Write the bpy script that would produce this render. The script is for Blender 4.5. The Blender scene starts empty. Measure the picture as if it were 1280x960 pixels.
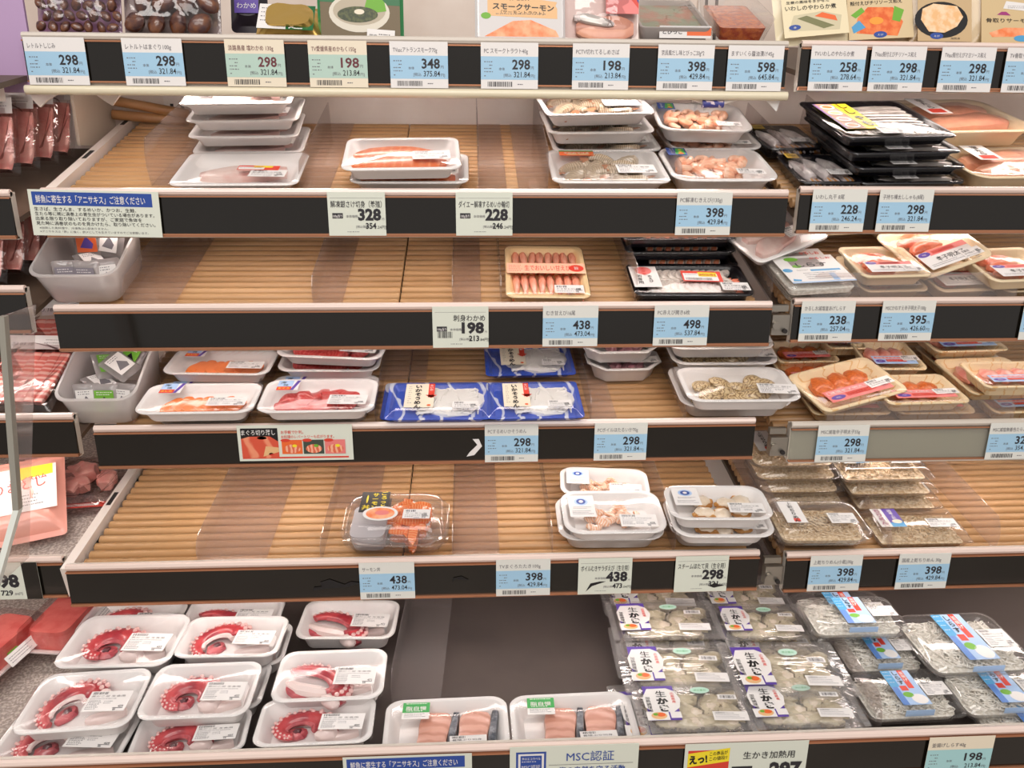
import bpy, math, random
from mathutils import Vector, Matrix, noise
from math import sin, cos, pi, radians
R = random.Random(7)
S = bpy.context.scene
COL = S.collection

# ------------------------------------------------------------------ camera, world, lights, exposure
YAW, PITCH, ROLL, F = radians(3.02), radians(17.0), radians(-0.29), 967.0
_fwd = Vector((sin(YAW)*cos(PITCH), cos(YAW)*cos(PITCH), -sin(PITCH)))
_r = Vector((cos(YAW), -sin(YAW), 0)); _d = _fwd.cross(_r)
CR = (_r*cos(ROLL) + _d*sin(ROLL)).normalized(); CD = (-_r*sin(ROLL) + _d*cos(ROLL)).normalized()
cam = bpy.data.cameras.new('camera'); cam.sensor_width = 36; cam.lens = 36*F/1280; cam.clip_start = .02
co = bpy.data.objects.new('camera', cam); COL.objects.link(co); S.camera = co
m3 = Matrix((CR, -CD, -_fwd)).transposed()
co.matrix_world = m3.to_4x4()

S.view_settings.view_transform = 'Standard'; S.view_settings.look = 'None'
S.view_settings.gamma = 1; S.view_settings.use_curve_mapping = False
S.view_settings.exposure = -0.07
S.cycles.use_denoising = True
S.cycles.transparent_max_bounces = 40; S.cycles.max_bounces = 9
S.cycles.sample_clamp_indirect = 4.0
S.cycles.caustics_reflective = False; S.cycles.caustics_refractive = False

w = bpy.data.worlds.new('store_light'); S.world = w; w.use_nodes = True
w.node_tree.nodes['Background'].inputs[0].default_value = (1, .93, .885, 1)
w.node_tree.nodes['Background'].inputs[1].default_value = .52

def area(name, loc, target, sx, sy, power, col):
    l = bpy.data.lights.new(name, 'AREA'); l.shape = 'RECTANGLE'; l.size = sx; l.size_y = sy; l.energy = power; l.color = col
    o = bpy.data.objects.new(name, l); COL.objects.link(o); o.location = loc
    o.rotation_euler = (Vector(target)-Vector(loc)).to_track_quat('-Z', 'Y').to_euler()
    return o
area('ceiling_light', (-.2, -.55, 1.55), (0, .9, -.3), 2.6, .5, 30, (1, .95, .9))
area('aisle_light', (.3, -1.9, 1.2), (0, 1, -.3), 2.6, .8, 31, (1, .94, .89))
LED_STRENGTH = 22.0

# ------------------------------------------------------------------ helpers
def lin(h):
    h = h.lstrip('#'); c = [int(h[i:i+2], 16)/255 for i in (0, 2, 4)]
    return tuple(x/12.92 if x <= .04045 else ((x+.055)/1.055)**2.4 for x in c) + (1,)

MATS = {}
def mat(name, col, rough=.5, var=None, scale=20, bump=0, bscale=80, coat=0, metal=0, sss=0, spec=.5, stretch=None, coords='Object', wave=None, lo=.4, hi=.6, emit=0):
    if name in MATS: return MATS[name]
    m = bpy.data.materials.new(name); MATS[name] = m; m.use_nodes = True
    nt = m.node_tree; b = nt.nodes['Principled BSDF']; L = nt.links
    b.inputs['Base Color'].default_value = lin(col); b.inputs['Roughness'].default_value = rough
    b.inputs['Metallic'].default_value = metal; b.inputs['Coat Weight'].default_value = coat; b.inputs['Coat Roughness'].default_value = .06
    b.inputs['Specular IOR Level'].default_value = spec
    if sss:
        b.inputs['Subsurface Weight'].default_value = sss; b.inputs['Subsurface Scale'].default_value = .004
        b.inputs['Subsurface Radius'].default_value = (1, .5, .35)
    if emit:
        b.inputs['Emission Color'].default_value = lin(col); b.inputs['Emission Strength'].default_value = emit
    tc = nt.nodes.new('ShaderNodeTexCoord'); mp = nt.nodes.new('ShaderNodeMapping')
    L.new(tc.outputs[coords], mp.inputs[0])
    if stretch: mp.inputs['Scale'].default_value = stretch
    if var:
        if wave:
            n = nt.nodes.new('ShaderNodeTexWave'); n.inputs['Scale'].default_value = scale
            n.inputs['Distortion'].default_value = wave; n.inputs['Detail'].default_value = 2; n.inputs['Detail Scale'].default_value = 1.5
        else:
            n = nt.nodes.new('ShaderNodeTexNoise'); n.inputs['Scale'].default_value = scale; n.inputs['Detail'].default_value = 4
        L.new(mp.outputs[0], n.inputs['Vector'])
        cr = nt.nodes.new('ShaderNodeValToRGB'); e = cr.color_ramp.elements
        e[0].position = lo; e[1].position = hi; e[0].color = lin(col); e[1].color = lin(var)
        L.new(n.outputs['Fac'], cr.inputs[0]); L.new(cr.outputs[0], b.inputs['Base Color'])
    if bump:
        n2 = nt.nodes.new('ShaderNodeTexNoise'); n2.inputs['Scale'].default_value = bscale; n2.inputs['Detail'].default_value = 3
        L.new(mp.outputs[0], n2.inputs['Vector'])
        bp = nt.nodes.new('ShaderNodeBump'); bp.inputs['Strength'].default_value = bump; bp.inputs['Distance'].default_value = .002
        L.new(n2.outputs['Fac'], bp.inputs['Height']); L.new(bp.outputs[0], b.inputs['Normal'])
    return m

def clear(name, tint='#ffffff', rough=.05, ior=1.4, bump=.2, bscale=30, stretch=None, haze=0):
    """thin clear plastic: transparent, with a Fresnel sheen; haze adds some milky diffuse"""
    if name in MATS: return MATS[name]
    m = bpy.data.materials.new(name); MATS[name] = m; m.use_nodes = True
    nt = m.node_tree; nt.nodes.clear(); L = nt.links; N = nt.nodes.new
    out = N('ShaderNodeOutputMaterial'); mix = N('ShaderNodeMixShader'); tr = N('ShaderNodeBsdfTransparent'); gl = N('ShaderNodeBsdfGlossy'); fr = N('ShaderNodeLayerWeight'); pw = N('ShaderNodeMath'); ma = N('ShaderNodeMath')
    tr.inputs[0].default_value = lin(tint); gl.inputs['Roughness'].default_value = rough; fr.inputs[0].default_value = .5; pw.operation = 'POWER'; pw.inputs[1].default_value = 4.0; ma.operation = 'MULTIPLY_ADD'; f0 = ((ior-1)/(ior+1))**2*2; ma.inputs[1].default_value = .75-f0; ma.inputs[2].default_value = f0
    tc = N('ShaderNodeTexCoord'); mp = N('ShaderNodeMapping'); n = N('ShaderNodeTexNoise'); bp = N('ShaderNodeBump')
    if stretch: mp.inputs['Scale'].default_value = stretch
    n.inputs['Scale'].default_value = bscale; n.inputs['Detail'].default_value = 2
    bp.inputs['Strength'].default_value = bump; bp.inputs['Distance'].default_value = .003
    L.new(tc.outputs['Object'], mp.inputs[0]); L.new(mp.outputs[0], n.inputs['Vector']); L.new(n.outputs['Fac'], bp.inputs['Height'])
    L.new(bp.outputs[0], gl.inputs['Normal']); L.new(bp.outputs[0], fr.inputs['Normal'])
    first = tr
    if haze:
        df = N('ShaderNodeBsdfTranslucent'); df2 = N('ShaderNodeBsdfDiffuse'); a = N('ShaderNodeMixShader'); h = N('ShaderNodeMixShader')
        df.inputs[0].default_value = df2.inputs[0].default_value = (.93, .89, .88, 1)
        a.inputs[0].default_value = .5; L.new(df.outputs[0], a.inputs[1]); L.new(df2.outputs[0], a.inputs[2])
        h.inputs[0].default_value = haze; L.new(tr.outputs[0], h.inputs[1]); L.new(a.outputs[0], h.inputs[2]); first = h
    L.new(fr.outputs['Facing'], pw.inputs[0]); L.new(pw.outputs[0], ma.inputs[0]); L.new(ma.outputs[0], mix.inputs[0]); L.new(first.outputs[0], mix.inputs[1]); L.new(gl.outputs[0], mix.inputs[2])
    L.new(mix.outputs[0], out.inputs[0])
    return m

class MB:
    def __init__(s): s.v = []; s.f = []; s.mi = []; s.m = []
    def _m(s, m):
        if m not in s.m: s.m.append(m)
        return s.m.index(m)
    def add(s, vs, fs, m, M=None):
        k = len(s.v); i = s._m(m)
        s.v += [tuple(M @ Vector(p)) if M is not None else tuple(p) for p in vs]
        s.f += [tuple(k+j for j in f) for f in fs]; s.mi += [i]*len(fs)
        return s
    def box(s, x0, x1, y0, y1, z0, z1, m, M=None):
        vs = [(x, y, z) for z in (z0, z1) for y in (y0, y1) for x in (x0, x1)]
        return s.add(vs, [(0, 2, 3, 1), (4, 5, 7, 6), (0, 1, 5, 4), (2, 6, 7, 3), (0, 4, 6, 2), (1, 3, 7, 5)], m, M)
    def loft(s, rings, m, cap0=True, cap1=True, M=None):
        n = len(rings[0]); vs = [p for r in rings for p in r]; fs = []
        for a in range(len(rings)-1):
            for j in range(n):
                k = (j+1) % n; fs.append((a*n+j, a*n+k, (a+1)*n+k, (a+1)*n+j))
        if cap0: fs.append(tuple(range(n-1, -1, -1)))
        if cap1: fs.append(tuple((len(rings)-1)*n+j for j in range(n)))
        return s.add(vs, fs, m, M)
    def tube(s, path, rad, m, n=8, M=None, flat=1.0):
        P = [Vector(p) for p in path]; rings = []; up = Vector((0, 0, 1))
        for i, p in enumerate(P):
            t = (P[min(i+1, len(P)-1)]-P[max(i-1, 0)]).normalized()
            a = t.cross(up)
            if a.length < 1e-3: a = t.cross(Vector((0, 1, 0)))
            a.normalize(); b = a.cross(t)
            r = rad[i] if isinstance(rad, (list, tuple)) else rad
            rings.append([tuple(p + a*(r*cos(2*pi*k/n)) + b*(r*flat*sin(2*pi*k/n))) for k in range(n)])
        return s.loft(rings, m, M=M)
    def blob(s, c, r, m, nz=.0, fr=60, seg=12, rg=8, seed=0, M=None, squash=None):
        vs = []; fs = []
        for i in range(rg+1):
            th = pi*i/rg
            for j in range(seg):
                ph = 2*pi*j/seg; d = Vector((sin(th)*cos(ph), sin(th)*sin(ph), cos(th)))
                k = 1 + (nz*noise.noise(d*fr*.03+Vector((seed*7.3, seed*1.7, 0))) if nz else 0)
                z = d.z*r[2]*k
                if squash and z < 0: z *= squash
                vs.append((c[0]+d.x*r[0]*k, c[1]+d.y*r[1]*k, c[2]+z))
        for i in range(rg):
            for j in range(seg):
                k = (j+1) % seg; fs.append((i*seg+j, (i+1)*seg+j, (i+1)*seg+k, i*seg+k))
        return s.add(vs, fs, m, M)
    def mesh(s, name, smooth=True, ang=38):
        me = bpy.data.meshes.new(name); me.from_pydata(s.v, [], s.f)
        for m in s.m: me.materials.append(m)
        me.polygons.foreach_set('material_index', s.mi)
        if smooth:
            me.polygons.foreach_set('use_smooth', [True]*len(me.polygons)); me.set_sharp_from_angle(angle=radians(ang))
        me.update(); return me
    def obj(s, name, parent=None, loc=None, rot=None, smooth=True, ang=38):
        o = bpy.data.objects.new(name, s.mesh(name, smooth, ang)); COL.objects.link(o)
        if parent: o.parent = parent
        if loc: o.location = loc
        if rot: o.rotation_euler = rot
        return o

def tag(o, label=None, cat=None, group=None, kind=None):
    if label: o['label'] = label
    if cat: o['category'] = cat
    if group: o['group'] = group
    if kind: o['kind'] = kind
    return o
def empty(name):
    o = bpy.data.objects.new(name, None); COL.objects.link(o); o.empty_display_size = .02; return o
def copy_tree(o, parent=None):
    c = o.copy(); COL.objects.link(c)
    if parent: c.parent = parent
    for ch in list(o.children): copy_tree(ch, c)
    return c
def piece(src, name, parent, loc, rot=(0, 0, 0), sc=None):
    """another child that shares the mesh of src"""
    o = bpy.data.objects.new(name, src); COL.objects.link(o); o.parent = parent; o.location = loc; o.rotation_euler = rot
    if sc: o.scale = sc if isinstance(sc, tuple) else (sc, sc, sc)
    return o
def rr(W, D, r, z, m=3, n=5, fl=0, k=0):
    """rounded rectangle ring, CCW; m points per straight side; fl flute depth"""
    P = []; w, d = W/2, D/2; r = min(r, w*.98, d*.98)
    cs = [(w-r, -d+r, -pi/2), (w-r, d-r, 0), (-w+r, d-r, pi/2), (-w+r, -d+r, pi)]
    for i, (cx, cy, a) in enumerate(cs):
        for j in range(n+1):
            t = a + pi/2*j/n; P.append((cx+r*cos(t), cy+r*sin(t), z))
        q = cs[(i+1) % 4]; e = a+pi/2
        A = (cx+r*cos(e), cy+r*sin(e)); B = (q[0]+r*cos(q[2]), q[1]+r*sin(q[2]))
        for j in range(1, m):
            t = j/m; x, y = A[0]+(B[0]-A[0])*t, A[1]+(B[1]-A[1])*t
            if fl:
                o = fl*(.5-.5*cos(2*pi*j/4)); x -= o*cos(e); y -= o*sin(e)
            P.append((x, y, z))
    return P

# text -> flat triangles (cached); a scratch scene keeps it quick
TXT = {}
def glyphs(s, bold=0):
    if 'MSC' in s: bold = 0
    if any(ord(c) > 0x4dff for c in s): bold = min(bold, .007)
    k = (s, bold)
    if k not in TXT:
        c = bpy.data.curves.new('t', 'FONT'); c.body = s; c.size = 1; c.resolution_u = 2; c.offset = bold
        o = bpy.data.objects.new('t', c); sc = bpy.data.scenes.new('t'); sc.collection.objects.link(o)
        sc.view_layers[0].update(); dg = sc.view_layers[0].depsgraph
        me = bpy.data.meshes.new_from_object(o.evaluated_get(dg), depsgraph=dg)
        vs = [(v.co.x, v.co.y) for v in me.vertices]; fs = [tuple(p.vertices) for p in me.polygons]
        bpy.data.scenes.remove(sc); bpy.data.objects.remove(o); bpy.data.curves.remove(c); bpy.data.meshes.remove(me)
        TXT[k] = (vs, fs)
    return TXT[k]

class Sheet(MB):
    """a printed card: x right, y up, faces +z; origin at its lower left corner"""
    def __init__(s, w, h, paper, th=.0005):
        MB.__init__(s); s.w, s.h = w, h; s.z = th; s.box(0, w, 0, h, 0, th, paper)
    def up(s): s.z += .00012; return s
    def rect(s, x, y, w, h, m): return s.poly([(x, y), (x+w, y), (x+w, y+h), (x, y+h)], m)
    def poly(s, pts, m): return s.add([(x, y, s.z+.0001) for x, y in pts], [tuple(range(len(pts)))], m)
    def oval(s, x, y, rx, ry, m, n=18): return s.poly([(x+rx*cos(2*pi*i/n), y+ry*sin(2*pi*i/n)) for i in range(n)], m)
    def text(s, t, x, y, size, m, width=None, align='L', bold=.0, rot=0):
        vs, fs = glyphs(t, bold)
        if not vs: return s
        x0, x1 = min(v[0] for v in vs), max(v[0] for v in vs); sx = size
        if width: sx = width/(x1-x0)
        ww = (x1-x0)*sx; ox = {'L': 0, 'C': -ww/2, 'R': -ww}[align]; c, d = cos(rot), sin(rot)
        P = []
        for a, b in vs:
            u, v = (a-x0)*sx+ox, b*size; P.append((x+u*c-v*d, y+u*d+v*c, s.z+.0002))
        return s.add(P, fs, m)
    def vtext(s, t, x, y, size, m, bold=.0):
        for i, ch in enumerate(t): s.text(ch, x, y-i*size*1.06, size, m, align='C', bold=bold)
        return s
    def bars(s, x, y, w, h, m, seed=1):
        r = random.Random(seed); a = 0
        while a < w:
            b = r.choice((.0004, .0006, .001)); s.rect(x+a, y, min(b, w-a), h, m); a += b + r.choice((.0004, .0007, .001))
        return s
    def lines(s, x, y, w, m, n=2, gap=.003, h=.001, seed=3):
        r = random.Random(seed)
        for i in range(n):
            a = 0; W = w*r.uniform(.7, 1)
            while a < W:
                b = r.uniform(.0008, .0022); s.rect(x+a, y-i*gap, b, h, m); a += b+r.uniform(.0005, .0014)
        return s

# ---- common materials
PAPER = mat('paper_white', '#e9e6e4', .45); INK = mat('ink', '#27252b', .5); INK2 = mat('ink_grey', '#6d6a70', .5)
CREAM = mat('paper_cream', '#eadfc9', .45); BLUE = mat('band_blue', '#a3cbe6', .45); GREEN = mat('band_green', '#b5d0c4', .45); MAR = mat('ink_maroon', '#6a3038', .5)
PALE = mat('paper_pale', '#dadfd2', .45); NAVY = mat('navy', '#2a4b9c', .45); WHITE = mat('white_ink', '#f4f2f0', .45); RED = mat('red_ink', '#d8402f', .45)
PUR = mat('purple_ink', '#5a3fa0', .45); YEL = mat('yellow_ink', '#f2dc2c', .45); ORG = mat('orange_ink', '#ea6a30', .45); GRN = mat('green_ink', '#35a24c', .45)
SKY = mat('sky_ink', '#4f9fd0', .45); TAN = mat('tan_ink', '#e3b682', .45); PINK = mat('pink_ink', '#e77f7c', .45); PLUM = mat('plum_ink', '#a03478', .45); LBLUE = mat('light_blue_ink', '#a9c6ea', .45); BLACKINK = mat('black_ink', '#141315', .4); LEAF = mat('leaf_ink', '#6fae35', .5); SALM = mat('salmon_ink', '#ee7f48', .45, var='#f6b186', scale=60)
FOAM = mat('white_foam', '#eeeae8', .42, bump=.04, bscale=300, sss=0)
CFOAM = mat('cream_foam', '#f0dcb8', .45, bump=.04, bscale=300)
WFOAM = mat('woodgrain_foam', '#f2dcb4', .45, var='#e4b878', scale=14, wave=9, lo=.93, hi=1.0, stretch=(1, 3, 1), bump=.03, bscale=300)
BFOAM = mat('black_tray_plastic', '#15141a', .25)
FILM = clear('cling_film', rough=.09, ior=1.33, bump=.55, bscale=22, stretch=(1, .5, 1))
BOXP = clear('clear_box_plastic', '#ffffff', rough=.06, ior=1.48, bump=.12, bscale=25, haze=.05)
POUCH = clear('pouch_film', '#ffffff', rough=.10, ior=1.5, bump=.9, bscale=28, stretch=(.6, 1.6, 1), haze=.17)
ACRY = clear('clear_acrylic', '#fcf8f7', rough=.08, ior=1.38, bump=.02, haze=.10)
BIN = clear('frosted_plastic', '#ffffff', rough=.25, ior=1.4, bump=.02, haze=.58)

# ------------------------------------------------------------------ picture <-> place
def ray(px, py): return CR*((px-640)/F) + CD*((py-480)/F) + _fwd
def proj(P):
    P = Vector(P); z = P.dot(_fwd); return 640+F*P.dot(CR)/z, 480+F*P.dot(CD)/z
def on_y(px, py, Y): d = ray(px, py); return d*(Y/d.y)
# shelf name: (Y of the front edge, Z of the lip at x=0, tilt, slope of the lip)
SHELF = {'1': (.998, .123, 12, 0), '2': (.960, -.050, 19, 0), '3': (.934, -.184, 19, 0), '4': (.929, -.336, 13, 0), '5': (.865, -.493, 11, 0), 'B': (.710, -.643, 4, .036),
         'R1': (.998, .124, 12, 0), 'R2': (.960, -.046, 19, 0), 'R3': (.934, -.180, 19, 0), 'R4': (.929, -.343, 13, 0), 'R5': (.865, -.497, 11, 0), 'RB': (.710, -.643, 4, .036),
         'L1': (.93, .095, 12, 0), 'L2': (.93, -.160, 14, 0), 'L3': (.93, -.319, 12, 0), 'L4': (.89, -.495, 10, 0), 'LB': (.710, -.643, 4, .036)}
DROP = .014
class Plane:
    def __init__(s, name, h=0):
        Y, Z, t, dr = SHELF[name]; t = radians(t); s.v = Vector((0, cos(t), sin(t))); s.n = Vector((0, -sin(t), cos(t))); s.u = Vector((1, 0, 0))
        s.o = Vector((0, Y+.012, Z-DROP-dr)) + s.n*h
    def hit(s, px, py):
        d = ray(px, py); return d*(s.n.dot(s.o)/s.n.dot(d))
    def at(s, x, v): return s.o + s.u*x + s.v*v
WALL_Y = 1.30

# ------------------------------------------------------------------ the setting
wallm = mat('chiller_back_panel', '#e6d7cb', .3, var='#dccabd', scale=9, bump=.05, bscale=120)
mb = MB(); mb.box(-1.3, 1.3, WALL_Y, WALL_Y+.02, -.9, .6, wallm)
tag(mb.obj('wall_back', smooth=False), kind='structure')
slotm = mat('dark_slot', '#241f1e', .7); metal_w = mat('white_metal', '#e3d8cf', .35)
for i, x in enumerate((-.452, .373)):
    mb = MB(); mb.box(x-.020, x+.020, WALL_Y-.006, WALL_Y-.0005, -.85, .55, metal_w)
    for k in range(34):
        z = -.8+k*.04
        for q in (-.008, .008): mb.box(x+q-.0022, x+q+.0022, WALL_Y-.0075, WALL_Y-.0058, z, z+.022, slotm)
    tag(mb.obj('trim_%d' % (i+1), smooth=False), kind='structure')
floorm = mat('store_floor', '#b9aea4', .35, var='#a89c92', scale=6)
mb = MB(); mb.box(-3, 3, -3, 2, -1.32, -1.30, floorm); tag(mb.obj('floor', smooth=False), kind='structure')

# ------------------------------------------------------------------ shelves
tube_m = mat('roller_tube_brown', '#bf966a', .36, var='#b48a5d', scale=30, stretch=(.1, 1, 1))
rail_black = mat('black_strip', '#16130f', .14, coat=.25, spec=.5)
lip_m = mat('rail_lip', '#ead5cb', .22, coat=.4); copper = mat('copper_edge', '#c68a68', .25, metal=.6); rail_g = mat('rail_body', '#cfc6bb', .35)
creambar = mat('cream_bar', '#e2d8bd', .3, coat=.3); deck_dark = mat('dark_deck_steel', '#5a5250', .36, var='#675d59', scale=5, bump=.05, bscale=200, metal=.35)
clearrail = clear('clear_rail', '#e6e9e0', rough=.08, ior=1.45, haze=.22)
led = mat('led_tube', '#fff1ea', .4, emit=LED_STRENGTH); led_dim = mat('led_tube_dim', '#fff1ea', .4, emit=LED_STRENGTH*.45); led_top = mat('led_tube_top', '#fff1ea', .4, emit=LED_STRENGTH*1.35); housing = mat('lamp_housing', '#e9e2da', .4)

def tube_mat(name, x0, x1, v0, v1, label, parent=None):
    p = Plane(name); mb = MB(); k = int((v1-v0)/.0155)
    Mt = Matrix((( 1, 0, 0), (0, p.v.y, p.n.y), (0, p.v.z, p.n.z))).to_4x4()
    for i in range(k):
        v = i*.0155+.008; j = R.uniform(-.0006, .0006)
        rings = []
        for x in (0, .001, x1-x0-.001, x1-x0):
            r = .0058 if x in (0, x1-x0) else .0066
            rings.append([(x, v+j+r*cos(2*pi*q/10), r*sin(2*pi*q/10)) for q in range(10)])
        mb.loft(rings, tube_m)
    o = mb.obj('tube_mat'); o.matrix_world = Matrix.Translation(p.at(x0, v0)-p.n*.0086) @ Mt
    tag(o, label, 'mat', 'slatted tube mats on the shelves')
    return o

def shelf(name, x0, x1, where, style='black', back=None, sidebar=False, lamp=True, lz=.056):
    Y, Z, t, _ = SHELF[name]; p = Plane(name)
    root = empty('shelf'); root.location = (x0, Y, Z); tag(root, where, 'shelf')
    inv = Matrix.Translation(-Vector((x0, Y, Z)))
    L = x1-x0; D = back or (WALL_Y-Y-.03)/cos(radians(t))
    bm = mat('shelf_steel_shaded', '#5d4c3f', .5)  # dark brown paints in the shade seen in the gaps between the tubes
    mb = MB(); o = p.at(0, 0)-p.n*.0165-Vector((0, Y, Z))
    Mt = Matrix.Translation(o) @ Matrix(((1, 0, 0), (0, p.v.y, p.n.y), (0, p.v.z, p.n.z))).to_4x4()
    mb.box(0, L, -.004, D, -.006, 0, bm if name[-1] != 'B' else deck_dark, Mt); mb.obj('deck_panel', root, smooth=False)
    # price rail, leaning back a touch
    if style == 'black':
        mb = MB(); mb.box(0, L, .002, .012, -lz, -.001, rail_g); mb.obj('price_rail', root, smooth=False)
        mb = MB(); mb.box(.0, L, -.0005, .002, -lz+.005, -.0075, rail_black); mb.obj('rail_insert', root, smooth=False)
    else:
        mb = MB(); mb.box(0, L, .004, .014, -.052, -.001, rail_g); mb.obj('price_rail', root, smooth=False)
        mb = MB(); mb.box(0, L, -.0005, .0005, -.050, -.006, clearrail); mb.obj('rail_cover', root, smooth=False)
    mb = MB()
    mb.tube([(0, .003, -.002), (L, .003, -.002)], .0044, lip_m if name not in ('1', 'R4') else rail_g, 8)
    mb.box(0, L, -.0025, .002, -.0082, -.0066, copper); mb.box(0, L, -.0028, .003, -lz+.0035, -lz+.0053, copper)
    if name == '1': mb.tube([(-.004, -.001, -lz-.005), (L+.004, -.001, -lz-.005)], .0055, creambar, 10)
    else: mb.box(0, L, -.0016, .006, -lz+.0012, -lz+.0034, copper if name != 'R4' else rail_g)
    mb.obj('rail_edge', root)
    if sidebar:
        mb = MB(); mb.box(-.013, -.001, .0, D, -.022, .022, metal_w, Mt)
        for q in (.06, .2): mb.box(-.0005, -.0002, q, q+.02, -.004, .008, slotm, Mt); mb.box(-.010, -.004, q+.07, q+.1, .0219, .0222, slotm, Mt)
        mb.obj('side_bracket', root, smooth=False)
    if name in ('R3', 'R4', 'R5'):
        mb = MB(); bk = mat('bracket_steel', '#a8a298', .3, metal=.8); mb.box(-.024, -.001, .004, .016, -.046, -.020, bk); mb.box(-.026, -.004, .006, .013, -.016, -.008, bk); mb.tube([(-.020, .003, -.033), (-.020, -.001, -.033)], .005, bk, 10); mb.tube([(-.008, .003, -.040), (-.008, -.001, -.040)], .003, slotm, 8); mb.obj('rail_bracket', root)
    if lamp:
        ly = .05 if name != '1' else .085; lm = MB(); lm.box(.02, L-.02, ly-.015, ly+.015, -.046, -.030, housing); h = lm.obj('lamp_housing', root, smooth=False)
        lm = MB(); lm.tube([(.03, ly, -.0475), (L-.03, ly, -.0475)], .0045, led_top if name == '1' else led_dim if name in ('2', '3', 'R2', 'R3') else led, 8); lm.obj('led_tube', h)
    return root
XL = -.516
shelf('1', XL, .386, 'topmost long shelf carrying the shellfish bags and the smoked salmon')
shelf('2', XL+.012, .390, 'second shelf from the top carrying white trays of salmon and shrimp', sidebar=True)
shelf('3', XL+.018, .374, 'third shelf from the top, nearly empty, with a yellow shrimp tray')
shelf('4', XL+.044, .366, 'fourth shelf from the top carrying tuna trays and blue squid packs')
shelf('5', XL+.016, .364, 'fifth shelf from the top carrying the two boxes of chopped salmon', sidebar=True)
shelf('R1', .403, .95, 'top shelf of the right bay holding beige pouches')
shelf('R2', .405, .95, 'right bay shelf carrying large black fish trays')
shelf('R3', .402, .95, 'right bay shelf with cream roe trays behind a clear guard')
shelf('R4', .415, .95, 'right bay shelf with a pale bare metal price rail', style='clear')
shelf('R5', .400, .95, 'right bay shelf carrying stacked clear boxes of dried whitebait')
for n, x1, lab in (('L1', -.524, 'left bay shelf high up beside the hung ham packs'), ('L2', -.526, 'left bay shelf with a short black price strip under sliced ham'),
                   ('L3', -.495, 'left bay shelf with a black price strip under the bacon pack'), ('L4', -.517, 'left bay shelf with a speckled mat under the diced ham bags')):
    shelf(n, -.95, x1, lab)
r = shelf('B', -1.0, 1.0, 'wide dark bottom deck carrying octopus trays and oyster packs', lamp=False)

MID = .092-.185
def mats():
    for n, lab in (('2', 'salmon trays'), ('3', 'yellow shrimp tray'), ('4', 'blue squid packs'), ('5', 'chopped salmon boxes')):
        Y, Z, t, _ = SHELF[n]; D = (WALL_Y-Y-.04)/cos(radians(t)); a, b = {'2': (XL+.016, .386), '3': (XL+.024, .37), '4': (XL+.05, .362), '5': (XL+.02, .36)}[n]
        tube_mat(n, a, MID-.001, .002, D, 'left half of the brown tube mat on the shelf of the ' + lab)
        tube_mat(n, MID+.001, b, .002, D, 'right half of the brown tube mat on the shelf of the ' + lab)
    for n, lab in (('R2', 'black fish trays'), ('R3', 'cream roe trays behind the guard'), ('R4', 'cream roe trays with wood-grain print'), ('R5', 'whitebait boxes')):
        Y, Z, t, _ = SHELF[n]; D = (WALL_Y-Y-.04)/cos(radians(t))
        tube_mat(n, .404, .945, .002, D, 'brown tube mat of the right bay under the ' + lab)
mats()
speck = mat('speckled_mat', '#9a8d86', .6, var='#c9bdb4', scale=260, lo=.45, hi=.6, bump=.5, bscale=300)
p = Plane('L4'); mb = MB(); mb.box(-.42, 0, 0, .36, 0, .004, speck); o = mb.obj('speckled_mat', smooth=False)
o.matrix_world = Matrix.Translation(p.at(-.514, .0)-p.n*.012) @ Matrix(((1, 0, 0), (0, p.v.y, p.n.y), (0, p.v.z, p.n.z))).to_4x4()
tag(o, 'grey speckled mat under the diced ham bags of the left bay', 'mat')
p = Plane('LB'); mb = MB(); mb.box(-.42, 0, 0, .46, 0, .004, speck); o = mb.obj('speckled_mat', smooth=False)
o.matrix_world = Matrix.Translation(p.at(-.474, .0)-p.n*.0155) @ Matrix(((1, 0, 0), (0, p.v.y, p.n.y), (0, p.v.z, p.n.z))).to_4x4()
tag(o, 'grey speckled mat of the bottom deck left of the octopus trays', 'mat')
# ------------------------------------------------------------------ building blocks of the packs
def tray_mesh(W, D, H, m, r=.018, slope=.015, lip=.005, fl=0, name='tray', hexa=False):
    mb = MB(); q = 9 if fl else 3; n = 1 if hexa else 5
    if hexa: r = .026
    rg = lambda a, z, f=0, rs=1.0: rr(W-2*a, D-2*a, r*rs, z, q, n, f)
    mb.loft([rg(slope+.012, .0042, 0, .5), rg(slope+.006, .0040, 0, .5), rg(slope+.004, 0, 0, .6), rg(slope, 0, 0, .6), rg(slope-.001, .0012, fl*.6, .65), rg((slope+lip)*.5, H*.5, fl, .8), rg(lip, H-.0045, fl*.6, .92), rg(lip*.9, H-.0028), rg(.0006, H-.0026), rg(0, H-.0014), rg(.0008, H), rg(lip, H-.0002, 0, .9),
             rg(lip+.0018, H-.0012, 0, .86), rg((slope+lip)*.5+.0022, H*.55, -fl*.6, .75), rg(slope+.003, .0058, 0, .55)], m)
    return mb
def film_obj(root, W, D, H, bulge=.0025, r=.018, m=None, n=5, wrap=.006):
    mb = MB(); rings = [rr(W+.0012, D+.0012, r, H-wrap, 3, n), rr(W+.0014, D+.0014, r, H-.0005, 3, n), rr(W-.003, D-.003, r*.95, H+.0004, 3, n)]
    for k in (.86, .66, .42, .18): rings.append(rr(W*k, D*k, r*k, H+.0004+bulge*(1-k**2)**2*1.1, 3, n))
    mb.loft(rings, m or FILM, cap0=False); return mb.obj('film', root, ang=70)
STK = {}
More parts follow.
